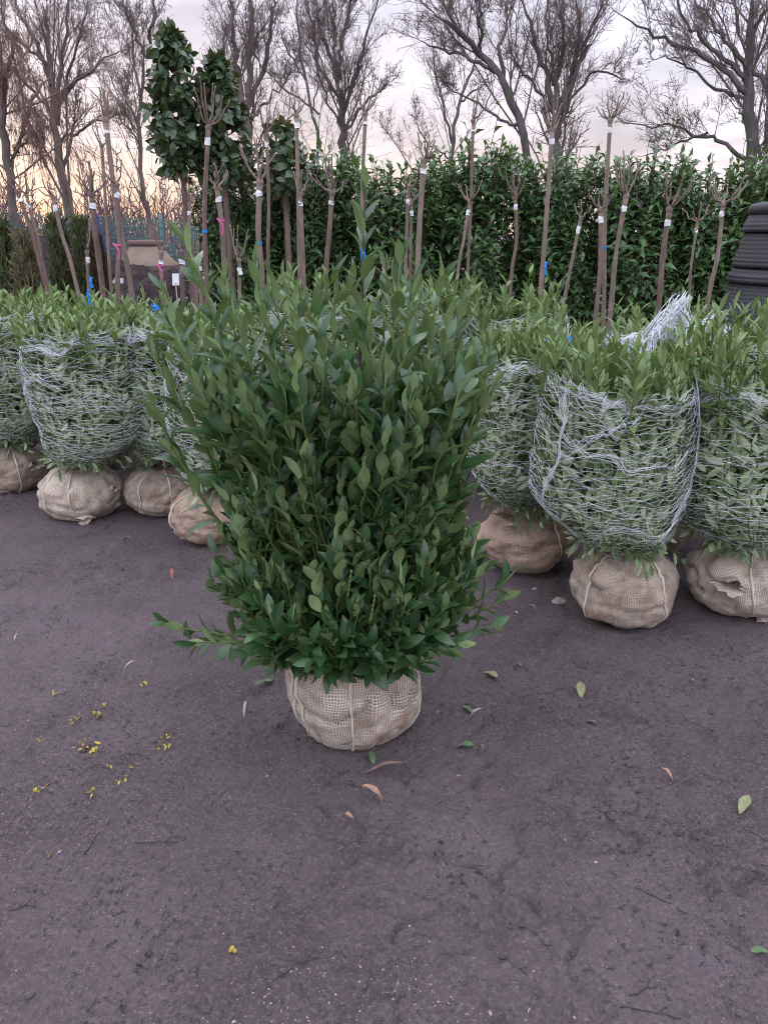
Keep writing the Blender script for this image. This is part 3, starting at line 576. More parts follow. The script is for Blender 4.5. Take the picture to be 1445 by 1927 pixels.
fence = thing('mesh_fence', 'green twin wire mesh fence behind the soil heap', 'fence', (-5.95, 9.2, 0))
F0, F1 = np.array([0., 0, 0]), np.array([1.3, 10.5, 0]); nP = 5
for k in range(nP):
    p0 = F0+(F1-F0)*k/nP; p1 = F0+(F1-F0)*(k+1)/nP; A = Acc(); Lp = np.linalg.norm(p1-p0)
    zs = np.arange(.06, 1.84, .2); z2 = np.concatenate([zs, zs+.025])
    PL = np.stack([np.stack([np.broadcast_to(p0+[0, 0, z], (3,)), p1+[0, 0, z]]) for z in z2]); A.add(*tubes(PL, np.full(PL.shape[:2], .006), 4))
    us = np.arange(.03, Lp, .05)/Lp; PL = np.stack([np.stack([p0+(p1-p0)*u+[.009, 0, .03], p0+(p1-p0)*u+[.009, 0, 1.86]]) for u in us]); A.add(*tubes(PL, np.full(PL.shape[:2], .0045), 4))
    link('fence_panel', A.mesh('fence_panel', M['fence']), fence)
    pp = p0+[-.03, 0, 0]; link('post', Acc().add(*tubes(np.stack([pp, pp+[0, 0, 1.95]]), np.full(2, .035), 6)).mesh('post', M['fence']), fence)

def lathe(prof, n=40, wob=0.):
    pr = np.array(prof); an = np.linspace(0, 2*np.pi, n, endpoint=False)
    V = np.stack([pr[:, :1]*np.cos(an)*(1+wob*np.cos(an*2)), pr[:, :1]*np.sin(an), np.broadcast_to(pr[:, 1:], (len(pr), n))], -1)
    i = np.arange(len(pr)*n).reshape(len(pr), n)
    return V.reshape(-1, 3), np.stack([i[:-1], np.roll(i, -1, 1)[:-1], np.roll(i, -1, 1)[1:], i[1:]], -1).reshape(-1, 4)
tank = thing('domed_tank', 'tan domed tank with flat cap half hidden by the soil heap', 'tank', (-3.6, 11.9, 0))
link('wall', Acc().add(*lathe([(0, .0), (.46, .0), (.46, 1.0), (.45, 1.10)])).mesh('wall', M['tank_wall']), tank)
link('dome', Acc().add(*lathe([(.455, 1.10), (.455, 1.12), (.35, 1.22), (.27, 1.32), (.23, 1.39), (.0, 1.45)])).mesh('dome', M['tank']), tank)
link('cap', Acc().add(*lathe([(.0, 1.385), (.24, 1.385), (.26, 1.40), (.26, 1.45), (.24, 1.465), (0, 1.47)])).mesh('cap', M['tank_wall']), tank)

# ------------------------------------------------------------------ bare trees
def ray_limb(pts, Y, n, sway):
    p = smooth_line([(x, 0, z) for x, z in pts], n); t = np.linspace(0, 1, n)
    p[:, 1] = sway*t+.12*np.sin(t*5+sway*9)*t
    return p
def spawn(PL, RAD, m, lo, hi, lenf, spread, up, S, wig, rr, grav=0.):
    """m children for every polyline: start between lo and hi, keep some of the parent's direction"""
    N, S0, _ = PL.shape; plen = np.linalg.norm(np.diff(PL, axis=1), axis=2).sum(1)
    t = rng.uniform(lo, hi, (N, m)); f = t*(S0-1); i = np.clip(f.astype(int), 0, S0-2); f = (f-i)[..., None]; n = np.arange(N)[:, None]
    B = PL[n, i]*(1-f)+PL[n, i+1]*f; T = unit(PL[n, i+1]-PL[n, i]); r = RAD[n, i]
    d = unit(T*rng.uniform(.35, 1., (N, m, 1))+spread*unit(rng.normal(0, 1, (N, m, 3)))+np.array([0, 0, up]))
    L = lenf*plen[:, None]*rng.uniform(.55, 1.25, (N, m))*(1.15-.55*t)
    u = np.linspace(0, 1, S)
    C = B[:, :, None]+d[:, :, None]*(L[..., None, None]*u[None, None, :, None])
    w = np.cumsum(rng.normal(0, 1, (N, m, S, 3)), 2)*u[None, None, :, None]; C = C+w*(L*wig)[..., None, None]
    C[..., 2] += (up*.25*L)[..., None]*u**2-(grav*L)[..., None]*u**2
    rad = (np.clip(r*rr, .003, None))[..., None]*(1-.62*u)
    return C.reshape(N*m, S, 3), rad.reshape(N*m, S)
TREE_LABEL = {
 'weeping': ('weeping_tree', 'reddish weeping tree with dense hanging twigs at the fence end'),
 'broad': ('bare_tree', 'broad bare tree with thick trunk and crooked side limbs behind the mesh fence'),
 'slender': ('bare_tree', 'slender pale bare tree between the broad tree and the magnolias'),
 'forked': ('bare_tree', 'bare tree forking low into three thick stems behind the magnolias'),
 'sinuous': ('bare_tree', 'thin bare tree with a winding trunk beside the many stemmed tree'),
 'many stemmed': ('bare_tree', 'bare tree splitting into many upright stems behind the hedge'),
 'far leaning': ('bare_tree', 'small far bare tree leaning towards the arching tree'),
 'arching': ('bare_tree', 'bare tree with a long trunk arching sideways over the hedge'),
 'vase shaped': ('bare_tree', 'dark vase shaped bare tree behind the tall smooth pollarded stem'),
 'wide limbed': ('bare_tree', 'large bare tree with wide drooping side limbs behind the black tubs'),
 'right': ('bare_tree', 'bare tree trunk standing close behind the wide limbed tree')}
for kind, Y, limbs in TREES:
    nm, lab = TREE_LABEL[kind]; bx = limbs[0][2][0][0]; tree = thing(nm, lab, 'tree', (bx, Y, 0), 'bare trees behind the yard')
    weep = kind == 'weeping'; barkm = M['bark'] if kind in ('weeping', 'broad', 'slender', 'forked') else M['bark_cold']; twm = M['twigs_red'] if weep else M['twigs']
    PLs, RADs = [], []
    for k, (r0, r1, pts) in enumerate(limbs):
        p = ray_limb([(x-bx, z) for x, z in pts], Y, 16, 0 if k == 0 else rng.uniform(-.5, .5)); t = np.linspace(0, 1, 16)
        if k == 0: p = np.vstack([[p[0, 0], 0, -.1], p[:-1]]); p[:, 1] = .06*np.sin(np.arange(16)*.7)
        p[1:] += rng.normal(0, .018, (15, 3)); rad = (r0+(r1-r0)*t**.8)*(1-.82*t**(4 if k else 8))
        if k == 0: rad[:3] *= [1.5, 1.2, 1.05]
        rad = rad*.85
        link('trunk' if k == 0 else 'limb', Acc().add(*tubes(p, rad*(1+.05*rng.normal(0, 1, 16)), 8)).mesh('limb', barkm), tree)
        PLs.append(p); RADs.append(rad)
    PL = np.stack(PLs); RAD = np.stack(RADs); A = Acc()
    thin = kind in ('sinuous', 'far leaning', 'right')
    up = .1 if weep else .5
    C1, r1 = spawn(PL, RAD, 10 if thin else 13, .15, .99, .36, .62, up, 7, .035, .26); A.add(*tubes(C1, r1, 5))
    C2, r2 = spawn(C1, r1, 8, .15, .98, .48, .65, .22, 5, .05, .5, .9 if weep else 0); A.add(*tubes(C2, r2, 3))
    C3, r3 = spawn(C2, r2, 8 if weep else 6, .1, 1., .52, .7, -.3 if weep else .08, 3, .10, .6, 1.3 if weep else 0); A.add(*tubes(C3, np.clip(r3, .0024, .0040), 3))
    link('crown', A.mesh('crown', twm), tree, 'stuff')

# ------------------------------------------------------------------ evergreen hedge: a row of tall shrubs
HL = LeafSet('leaf', M['hedge'], 2, 10, (.34, .46), (.7, 1.6), (.15, .5), .1, .85, 21)
HG = 'tall evergreen shrubs in a hedge row'
hx = [-1.55, -.72, .15, 1.0, 1.9, 2.75, 3.6, 4.5, 5.4]
hh = [2.12, 2.3, 2.2, 2.35, 2.28, 2.25, 2.2, 2.35, 2.3]
hlab = ['glossy evergreen hedge shrub at the hedge end nearest the soil heap', 'glossy evergreen hedge shrub with tall leafy leader behind the forked pollard', 'glossy evergreen hedge shrub behind the trident headed pollard', 'glossy evergreen hedge shrub with tall leader behind the slim leaning pollard', 'glossy evergreen hedge shrub behind the tallest smooth pollard', 'glossy evergreen hedge shrub behind the blue marked fan headed pollard', 'glossy evergreen hedge shrub behind the thick pale shooted pollard', 'glossy evergreen hedge shrub with tall leader behind the black tubs', 'glossy evergreen hedge shrub past the black tubs']
for k, x0 in enumerate(hx):
    sh = thing('hedge_shrub', hlab[k], 'shrub', (x0, 8.75+.15*math.sin(k*2.1), 0), HG)
    n = 400; an = rng.random(n)*6.28; z = rng.uniform(.12, 1, n)**.75*hh[k]; rr = (.62*(1-.25*(z/hh[k])**3))*np.sqrt(rng.uniform(.4, 1, n))*(1+.15*np.sin(an*3+z*5))
    tip = np.stack([rr*np.cos(an), rr*np.sin(an), z+.08], -1); m = 5
    if k in (1, 3, 5, 7): tip[:4] = np.stack([rng.normal(0, .2, 4), rng.normal(-.1, .1, 4), hh[k]+np.array([.42, .3, .25, .15])], -1)
    else: tip[:3] = np.stack([rng.normal(0, .3, 3), rng.normal(-.1, .1, 3), hh[k]+np.array([.22, .15, .1])], -1)
    st = np.stack([rr*.35*np.cos(an), rr*.35*np.sin(an), np.maximum(z-.42, .05)], -1); mid = (st+tip)/2+np.stack([rr*.2*np.cos(an), rr*.2*np.sin(an), -.05+0*an], -1)
    u = np.linspace(0, 1, 4)[None, :, None]; C = (1-u)**2*st[:, None]+2*u*(1-u)*mid[:, None]+u*u*tip[:, None]
    P, D, Nn, L = shoot_leaves(C, np.full(n, .25), 11, (.125, .19), (1.2, .4), .25, .35)
    HL.plant(sh, P, D, Nn, L, 40, -P[:, 1]+.3*P[:, 2])
    link('shoots', Acc().add(*tubes(C, np.array([.007, .006, .005, .003])[None]*np.ones((n, 1)), 3)).mesh('shoots', M['twigwood']), sh, 'stuff')
    for j in range(4):
        a0 = j*1.6+k; p = smooth_line([(.08*math.cos(a0), .08*math.sin(a0), -.05), (.16*math.cos(a0), .16*math.sin(a0), .6), (.2*math.cos(a0+.3), .2*math.sin(a0+.3), 1.7)], 8)
        link('stem', Acc().add(*tubes(p, np.linspace(.028, .012, 8), 6)).mesh('stem', M['twigwood']), sh)

# ------------------------------------------------------------------ magnolia standards
ML = LeafSet('leaf', M['magnolia'], 3, 10, (.42, .55), (.2, .9), (.05, .35), .1, 1.05, 31)
def magnolia(x, y, z0, z1, rad, label, n=165, lean=0.):
    t = thing('magnolia_tree', label, 'tree', (x, y, 0), 'evergreen standards behind the pollards')
    p = smooth_line([(lean, 0, -.05), (lean*.5, 0, z0*.6), (0, 0, z0+.1), (.02, 0, (z0+z1)/2), (0, 0, z1-.1)], 16)
    link('trunk', Acc().add(*tubes(p, np.linspace(.042, .012, 16), 8)).mesh('trunk', M['pollard_dark']), t)
    s_ = rng.random(n)**.85; z = z0+(z1-z0)*s_; an = rng.random(n)*6.28; rr = rad*np.sin(np.pi*(.20+.80*s_**.9))**.65*np.sqrt(rng.uniform(.25, 1, n))*(1+.5*vn3(np.cos(an)*1.5+x*9, np.sin(an)*1.5, z*3.2))
    tip = np.stack([rr*np.cos(an), rr*np.sin(an), z], -1); st = np.stack([0*an, 0*an, np.clip(z-rr*.5, z0, z1)], -1)
    u = np.linspace(0, 1, 5)[None, :, None]; mid = (st+tip)/2+np.array([0, 0, -.03]); C = (1-u)**2*st[:, None]+2*u*(1-u)*mid[:, None]+u*u*tip[:, None]
    link('branches', Acc().add(*tubes(C, np.linspace(.008, .004, 5)[None]*np.ones((n, 1)), 3)).mesh('branches', M['twigwood']), t, 'stuff')
    P, D, Nn, L = shoot_leaves(C, np.full(n, .5), 5, (.12, .185), (1.15, .7), .35, .9, roll=.4)
    ML.plant(t, P, D, Nn, L, 60, -P[:, 1]); return t
magnolia(-1.98, 8.0, 2.12, 3.30, .36, 'taller conical evergreen magnolia standard above the sunset gap')
magnolia(-1.60, 8.15, 2.05, 3.12, .34, 'shorter evergreen magnolia standard behind the fan headed blue banded pollard')
magnolia(-1.0, 8.2, 1.95, 2.58, .30, 'small loose evergreen magnolia standard rising over the hedge', 60)

# ------------------------------------------------------------------ columnar yews by the fence
def yew(x, y, h, rad, mat, label, n=750):
    t = thing('columnar_yew', label, 'conifer', (x, y, 0), 'young columnar conifers beside the soil heap'); s_ = rng.random(n)**.8; z = h*s_*.96
    r_ = rad*np.sin(np.pi*(.12+.86*s_))**.7*np.sqrt(rng.uniform(.2, 1, n)); an = rng.random(n)*6.28; st = np.stack([r_*np.cos(an)*.7, r_*np.sin(an)*.7, z], -1)
    d = unit(np.stack([np.cos(an)*.45, np.sin(an)*.45, .9+0*an], -1)+rng.normal(0, .22, (n, 3))); L = rng.uniform(.05, .16, n)
    C = st[:, None]+d[:, None]*L[:, None, None]*np.linspace(0, 1, 3)[None, :, None]
    A = Acc().add(*tubes(C, np.array([.008, .011, .003])[None]*np.ones((n, 1)), 3))
    C2, r2 = spawn(C, np.full((n, 3), .006), 3, .2, .9, .5, .6, .4, 3, .02, .8); A.add(*tubes(C2, np.maximum(r2, .006), 3))
    link('foliage', A.mesh('foliage', mat), t, 'stuff')
    link('stem', Acc().add(*tubes(np.array([(0, 0, -.05), (0, 0, h*.5), (.01, 0, h*.9)]), np.array([.02, .014, .004]), 6)).mesh('stem', M['twigwood']), t)
yew(-3.68, 7.6, 1.68, .13, M['yew'], 'dark green columnar yew closest to the fence end')
yew(-3.40, 7.4, 1.55, .16, M['yew_brown'], 'bronze tinged bushy columnar yew before the soil heap')
yew(-3.30, 8.0, 1.72, .15, M['yew'], 'green columnar yew between two leaning pollarded stems')
yew(-3.06, 8.0, 1.70, .14, M['yew'], 'slim green columnar yew beside the crooked leaning pollard')
yew(-2.86, 7.8, 1.55, .09, M['yew_dark'], 'narrow brown conifer behind the thick pollarded stem')

# ------------------------------------------------------------------ pollarded stems
def ribbon(pts, width, mat, name, parent, n=10):
    p = smooth_line(pts, n); T = unit(np.gradient(p, axis=0)); S_ = unit(np.cross(T, np.array([.2, -1., .1]))); w = width*.5*(1+.2*np.sin(np.arange(n)*1.7))[:, None]
    Nn = np.cross(S_, T)*.0008
    V = np.stack([p-S_*w-Nn, p+S_*w-Nn, p+S_*w+Nn, p-S_*w+Nn], 1); i = np.arange(n*4).reshape(n, 4)
    Q = np.stack([i[:-1], np.roll(i, -1, 1)[:-1], np.roll(i, -1, 1)[1:], i[1:]], -1).reshape(-1, 4)
    return link(name, Acc().add(V, Q).mesh(name, mat), parent)
for k, (Y, ft, hd, r, tips, mark, lab) in enumerate(POLLARDS):
    r = r*.82
    dx = (hd[0]-ft[0])/max(hd[1]-ft[1], .05); dx = max(-.42, min(.42, dx)); gx = ft[0]-dx*ft[1]*.7
    t = thing('pollarded_tree', lab, 'young tree', (gx, Y, 0), 'pollarded young trees heeled in before the hedge')
    bark = M['pollard'] if k % 3 else M['pollard_dark']; dy = rng.normal(0, .05)
    p = smooth_line([(0, 0, -.08), (ft[0]-gx, dy*.4, max(ft[1], .25)), ((ft[0]+hd[0])/2-gx+rng.normal(0, .012), dy, (ft[1]+hd[1])/2), (hd[0]-gx, dy, hd[1])], 22)
    rad = np.linspace(r*1.12, r*.95, 22)*(1+.06*rng.normal(0, 1, 22)); rad[-1] *= 1.12
    link('stem', Acc().add(*tubes(p, rad, 9)).mesh('stem', bark), t)
    top = p[-1]; ax = unit(p[-1]-p[-4]); sd_ = 1 if rng.random() < .5 else -1
    # knuckle where the shoots were cut back
    kn = np.stack([top-ax*.01, top+ax*r*.8, top+ax*r*1.9]); link('knuckle', Acc().add(*tubes(kn, np.array([r*1.05, r*1.5, r*.9]), 8)).mesh('knuckle', bark), t)
    m = len(tips); oy = rng.permutation(np.linspace(-1, 1, m))
    for j, (tx, tz) in enumerate(tips):
        tip = np.array([tx-gx, dy+oy[j]*.09, tz]); st = top+ax*r*.9; L = np.linalg.norm(tip-st); mid = st*.6+tip*.4+np.array([(tip[0]-st[0])*.18, (tip[1]-st[1])*.3, -.03*L])
        c = smooth_line([st, mid, tip], 8); rb = max(r*rng.uniform(.36, .52), .008)
        cc = c+np.vstack([np.zeros((2, 3)), rng.normal(0, .004, (6, 3))])
        b_ = link('branch', Acc().add(*tubes(cc, np.linspace(rb, rb*.55, 8), 6, False)).mesh('branch', bark), t)
        if rng.random() < .4 and m < 7:
            q0 = cc[4]; q1 = q0+unit(tip-st)*L*.4+np.array([rng.normal(0, .05), rng.normal(0, .05), .02]); link('side_shoot', Acc().add(*tubes(np.stack([q0, (q0+q1)/2+[.004, 0, 0], q1]), np.array([rb*.5, rb*.42, rb*.3]), 5)).mesh('side_shoot', bark), b_)
        e0 = cc[-1]; ex = unit(cc[-1]-cc[-2]); link('cut_face', Acc().add(*tubes(np.stack([e0-ex*.004, e0+ex*.003]), np.array([rb*.60, rb*.52]), 6)).mesh('cut_face', M['cut']), b_)
    if mark != 'notape':
        q = p[-1]-ax*rng.uniform(.03, .06); hgt = rng.uniform(.03, .06)
        tp = np.stack([q, q-ax*hgt*.3, q-ax*hgt*.65, q-ax*hgt])+rng.normal(0, .0025, (4, 3))*[1, 1, 0]; link('tape', Acc().add(*tubes(tp, np.array([1.10, 1.18, 1.08, 1.15])*r*rng.uniform(.95, 1.12, 4), 9, False)).mesh('tape', M['tape']), t)
    f = p[12] if ft[1] < 1.2 else p[15]
    if mark == 'blueband': link('blue_band', Acc().add(*tubes(np.stack([f+[0, 0, .012], f-[0, 0, .012]]), np.full(2, r*1.22), 9, False)).mesh('blue_band', M['blue']), t)
    if mark == 'blue': ribbon([p[-4]+[.04, -.05, 0], p[-9]+[.09, -.06, 0], p[-13]+[.09, -.06, 0]], .014, M['navy'], 'strap', t)
    if mark == 'pink':
        ribbon([f+[-.03, -.05, .07], f+[0, -.055, .04], f+[.02, -.06, 0], f+[.012, -.06, -.06]], .010, M['pink'], 'pink_ribbon', t)
        link('pink_tie', Acc().add(*tubes(np.stack([f+[0, 0, .06], f+[0, 0, .045]]), np.full(2, r*1.4), 9, False)).mesh('pink_tie', M['pink']), t)
    if mark == 'ribbon': ribbon([(.0, -.1, 1.46), (.012, -.11, 1.36), (.02, -.1, 1.24)], .045, M['blue'], 'blue_ribbon', t)

# white paper labels left standing behind the stems
for x, y, z, w, h, lab in ((-2.85, 8.2, 1.06, .16, .05, 'white plastic sheet scrap lying on the soil heap side'), (-1.86, 6.9, 1.12, .055, .10, 'white plant label card standing behind the big laurel')):
    V = np.array([(-w/2, 0, 0), (w/2, .02, 0), (w/2, .04, h), (-w/2, .02, h)]); V = np.vstack([V, V+[0, .003, 0]])
    t = thing('label_card' if h > .08 else 'plastic_scrap', lab, 'label' if h > .08 else 'litter', (x, y, 0))
    link('sheet', Acc().add(V+[0, 0, z], [(0, 1, 2, 3), (7, 6, 5, 4), (0, 4, 5, 1), (1, 5, 6, 2), (2, 6, 7, 3), (3, 7, 4, 0)]).mesh('sheet', M['tape'], False), t)
    link('stake', Acc().add(*tubes(np.array([(0, .01, -.05), (0, .01, z+.02)]), np.full(2, .006), 5)).mesh('stake', M['cut']), t)

# ------------------------------------------------------------------ stack of black tubs
tub = thing('tub_stack', 'stack of upturned black ribbed plastic tubs beside the brown horned pollard', 'plastic tubs', (2.55, 4.75, 0))
z = 1.80; 
def tubring(zb, zt, rb, rt, lip):
    pr = [(rb, zb), (rb+lip, zb+.004), (rb+lip, zb+.022), (rb+lip*.3, zb+.03)]; m = max(2, int((zt-zb-.03)/.022))
    for q in range(m):
        f0 = q/m; zz = zb+.03+(zt-zb-.03)*f0; rr = rb+(rt-rb)*f0; pr += [(rr+.004, zz+.003), (rr+.004, zz+.013), (rr, zz+.017)]
    pr += [(rt, zt), (rt-.02, zt+.008)]
    return pr
levels = [(0, .95, .64, .445, .012), (.95, 1.27, .462, .385, .010), (1.27, 1.36, .405, .375, .010), (1.36, 1.56, .385, .345, .010), (1.56, 1.66, .362, .335, .010)]
for zb, zt, rb, rt, lip in levels:
    link('tub', Acc().add(*lathe(tubring(zb, zt, rb, rt, lip), 56, .01)).mesh('tub', M['black_pot']), tub)
link('tub_base', Acc().add(*lathe([(.335, 1.655), (.352, 1.668), (.352, 1.70), (.335, 1.72), (.30, 1.728), (0, 1.73)], 56, .01)).mesh('tub_base', M['black_pot']), tub)

# ------------------------------------------------------------------ burlap root balls
class Ball:
    def __init__(s, rx, ry, h, seed, lump=.09, pleat=.05, sit=.72):
        s.rx, s.ry, s.h, s.o, s.lump, s.pleat, s.sit = rx, ry, h, seed*1.37, lump, pleat, sit
    def at(s, th, v, off=0.):
        th = np.asarray(th, float); v = np.asarray(v, float); ph = (v-.5)*np.pi
        c = np.abs(np.cos(ph))**np.where(v < .5, s.sit, .86); sn = np.sin(ph); sz = np.sign(sn)*np.abs(sn)**.92
        nx, ny, nz = np.cos(th)*c, np.sin(th)*c, sz
        lum = s.lump*fbm3(nx*1.6+s.o, ny*1.6+s.o*.7, nz*1.5+4, 3)+.02*fbm3(nx*6+s.o, ny*6, nz*6, 2)-(.085*(1-np.abs(vn3(nx*2.1+s.o*2, ny*2.1, nz*2.1)))**9+.05*(1-np.abs(vn3(nx*4.1+s.o, ny*4.1, nz*2.6+9)))**10)*smooth(.06, .2, v)
        topm = smooth(.45, .95, v); pl = s.pleat*topm*np.sin(th*11+3*vn3(nx*2+s.o, ny*2, nz*2)+s.o)*(.5+.5*vn3(nx*3, ny*3+s.o, nz))
        k = 1+lum+pl+off/s.rx
        z = np.maximum(s.h*.5*(1+sz*(1+.5*lum)+.04*topm*np.sin(th*3+s.o)), 0)+.05*s.h*pl-.012+(off if np.ndim(off) else off)*.6*np.maximum(sz, 0)
        return np.stack([nx*k*s.rx, ny*k*s.ry, z], -1)
    def build(s, parent, mat, twines=((-1.4, .0),), knots=(), nu=84, nv=44):
        th = np.linspace(0, 2*np.pi, nu+1); v = np.linspace(.0, 1, nv); T_, V_ = np.meshgrid(th, v); P = s.at(T_, V_)
        i = np.arange(T_.size).reshape(T_.shape); Q = np.stack([i[:-1, :-1], i[:-1, 1:], i[1:, 1:], i[1:, :-1]], -1).reshape(-1, 4)
        uv = np.stack([T_*s.rx*np.maximum(np.cos((V_-.5)*np.pi), .35)**.0, V_*(s.h+s.rx)*1.1], -1)
        b_ = link('root_ball', Acc().add(P, Q, uv).mesh('root_ball', mat), parent)
        for a0, bend in twines:
            v = np.linspace(.93, .07, 30); c = s.at(a0+bend*(v-.5)*2+.05*np.sin(v*7), v, .004)
            w = .0042*(1+.35*np.sin(np.linspace(0, 9, 30)+a0)); link('twine', Acc().add(*tubes(c, w, 5)).mesh('twine', M['twine']), b_)
        for a0, v0, ln, wd, tilt in knots:                      # gathered ear of spare cloth
            c = s.at(a0, v0, -.02); outw = unit(np.array([math.cos(a0), math.sin(a0), tilt])); sd_ = unit(np.cross(outw, [0, 0, 1.])); up = np.cross(sd_, outw)
            uu, tt = np.meshgrid(np.linspace(0, 1, 12), np.linspace(0, 2*np.pi, 25)); rr = wd*(.38+.62*uu**1.5)*(1+.34*uu*np.sin(tt*3+a0*5)+.22*uu*np.sin(tt*7+1))
            P = c+outw*(ln*uu*(1+.25*np.sin(tt*2+a0)))[..., None]+sd_*(rr*np.cos(tt))[..., None]+up*(rr*.55*np.sin(tt)-.25*wd*uu**2)[..., None]
            i = np.arange(uu.size).reshape(uu.shape); Q = np.stack([i[:-1, :-1], i[:-1, 1:], i[1:, 1:], i[1:, :-1]], -1).reshape(-1, 4)
            link('burlap_ear', Acc().add(P, Q, np.stack([tt*wd, uu*ln], -1)).mesh('burlap_ear', mat), b_)
        return b_

# ------------------------------------------------------------------ netted laurels
NL = LeafSet('leaf', M['laurel_net'], 3, 12, (.28, .40), (-.2, .6), (.05, .45), .1, .9, 41)
NF = LeafSet('leaf', M['laurel_net'], 2, 8, (.30, .42), (-.2, .6), (.05, .4), .1, .9, 42)
TL = LeafSet('leaf', M['laurel_top'], 4, 12, (.22, .34), (.1, .8), (.15, .55), .1, .9, 51)
LG = 'laurels lifted for sale with burlap root balls, wrapped in white net'
def strands(r_fn, rows, N, amp, wid, ph=None):
    A = Acc(); n = N*6+1; th = np.linspace(0, 2*np.pi, n); PL = []; th0 = th+.02*rng.normal(0, 1, n)
    for k, zk in enumerate(rows):
        f = (th*N/(2*np.pi)+(.5 if k % 2 else 0)) % 1; tri = np.abs(f*2-1)*2-1
        z = zk+amp*tri*(1+.5*np.sin(th*3+k))+.034*vn3(np.cos(th)*2.2+zk*1.3, np.sin(th)*2.2, zk*3+k*.08)+.012*vn3(np.cos(th)*7+k*.35, np.sin(th)*7, zk*9)+.004*rng.normal(0, 1, n); z[-1] = z[0]
        r_ = r_fn(th, z)+rng.uniform(-.003, .006); r_[-1] = r_[0]; r_ = np.where(np.arange(n) == n-1, r_[0], r_*(1-.012*rng.random(n))); PL.append(np.stack([r_*np.cos(th), r_*np.sin(th), z], -1))
    PL = np.stack(PL); return A.add(*tubes(PL, np.full(PL.shape[:2], wid), 3))
def laurel(x, y, Rr, zt, ztop, ball, mat, label, n_obj=0, rz=0., zb=.335, oval=1., detail=1., twines=((-1.4, .1),), knots=(), net=True, bundles=(), tip=42, off=(0, 0), lean=0., topset=None, dense=1., wid=.0008):
    t = thing('laurel_shrub', label, 'shrub', (x, y, 0), LG, 0)
    sd = int(abs(x*37+y*91)) % 50+1; ox, oy = off
    far = n_obj == 0; b_ = Ball(*ball, sd); b_.build(t, mat, twines, knots, *((40, 22) if far else (84, 44)))
    def prof(z):
        q = np.clip((z-zb)/(zt-zb), -.2, 1.25); return Rr*(.50+.53*np.sin(np.clip(q/.42, 0, 1)*np.pi/2)-.16*np.clip(q-.55, 0, .7)-.9*np.clip(q-.82, 0, .4)**1.6)
    def r_fn(th, z): return prof(z)*(1+.09*fbm3(np.cos(th)*1.3+sd, np.sin(th)*1.3, z*1.7, 2))*np.where(True, 1, 1)
    def place(V): V = V.copy(); ta = np.arctan2(V[..., 1], V[..., 0]); V[..., 2] = V[..., 2]+.055*vn3(np.cos(ta)*1.6+sd*.7, np.sin(ta)*1.6, ta*0)*np.clip((V[..., 2]-.5)/.5, 0, 1); V[..., 0] = V[..., 0]+ox*np.clip((V[..., 2]-.25)/.3, 0, 1)+lean*np.clip(V[..., 2]-.3, 0, 2); V[..., 1] = V[..., 1]*oval+oy*np.clip((V[..., 2]-.25)/.3, 0, 1); return V
    n = int((470 if n_obj else 260)*detail); an = rng.random(n)*6.28; z = zb+(zt-zb+.05)*rng.random(n); rr = r_fn(an, z)*np.sqrt(rng.uniform(.55, 1, n))-.006
    tipp = np.stack([rr*np.cos(an), rr*np.sin(an), z+.03], -1); st = np.stack([rr*.72*np.cos(an), rr*.72*np.sin(an), np.maximum(z-.15, zb+.03)], -1)
    u = np.linspace(0, 1, 4)[None, :, None]; mid = np.stack([rr*.98*np.cos(an), rr*.98*np.sin(an), np.maximum(z-.09, zb+.04)], -1); C = (1-u)**2*st[:, None]+2*u*(1-u)*mid[:, None]+u*u*tipp[:, None]
    P, D, Nn, L = shoot_leaves(C, np.full(n, .15), 8, (.065, .100) if n_obj else (.08, .12), (.62, .2), .26)
    q = np.hypot(P[:, 0]+D[:, 0]*L*.7, P[:, 1]+D[:, 1]*L*.7); lim = r_fn(np.arctan2(P[:, 1], P[:, 0]), P[:, 2])-.004; f = np.minimum(1, lim/np.maximum(q, 1e-3)); P[:, :2] *= f[:, None]
    ra = np.stack([P[:, 0], P[:, 1], 0*P[:, 0]], -1); ra = unit(ra); flat = np.clip(f*0+(np.hypot(P[:, 0], P[:, 1])/np.maximum(lim, .01)-.45)*2, 0, 1)[:, None]      # pressed flat against the net
    sg = np.where(rng.random(len(P)) < .68, -1., 1.)[:, None]; D = unit(D-ra*(D*ra).sum(1, keepdims=True)*flat*.85+flat*.8*np.cross(ra, [0, 0, 1.])*rng.normal(0, 1, (len(P), 1)))
    Nn = Nn*(1-.75*flat)+sg*ra*flat+rng.normal(0, .22, P.shape); Nn = unit(Nn-D*(Nn*D).sum(1, keepdims=True))
    P = place(P); score = -P[:, 1]+.25*np.hypot(P[:, 0], P[:, 1])
    (NF if far else NL).plant(t, P, D, Nn, L, n_obj, score)
    A = Acc().add(*tubes(place(C), np.linspace(.0026, .0016, 4)[None]*np.ones((n, 1)), 3))
    # loose tops above the net and a skirt of leaves below it
    n = tip; an = rng.random(n)*6.28; rr = Rr*.98*np.sqrt(rng.random(n)); z = zt+(ztop-zt)*rng.uniform(.1, 1, n)**.8*(1.1-.45*(rr/Rr)**2)
    tipp = np.stack([rr*1.06*np.cos(an), rr*1.06*np.sin(an), z], -1); st = np.stack([rr*.8*np.cos(an), rr*.8*np.sin(an), np.full(n, zt-.2)], -1); mid = (st+tipp)/2+np.stack([.03*np.cos(an), .03*np.sin(an), 0*an], -1)
    C = (1-u)**2*st[:, None]+2*u*(1-u)*mid[:, None]+u*u*tipp[:, None]
    P, D, Nn, L = shoot_leaves(C, np.full(n, .25), 12, (.085, .13), (.85, .30), .22); P = place(P)
    (topset or TL).plant(t, P, D, Nn, L, int(n_obj*.5), -P[:, 1]+.5*P[:, 2], 'top_foliage')
    A.add(*tubes(place(C), np.linspace(.005, .002, 4)[None]*np.ones((n, 1)), 3))
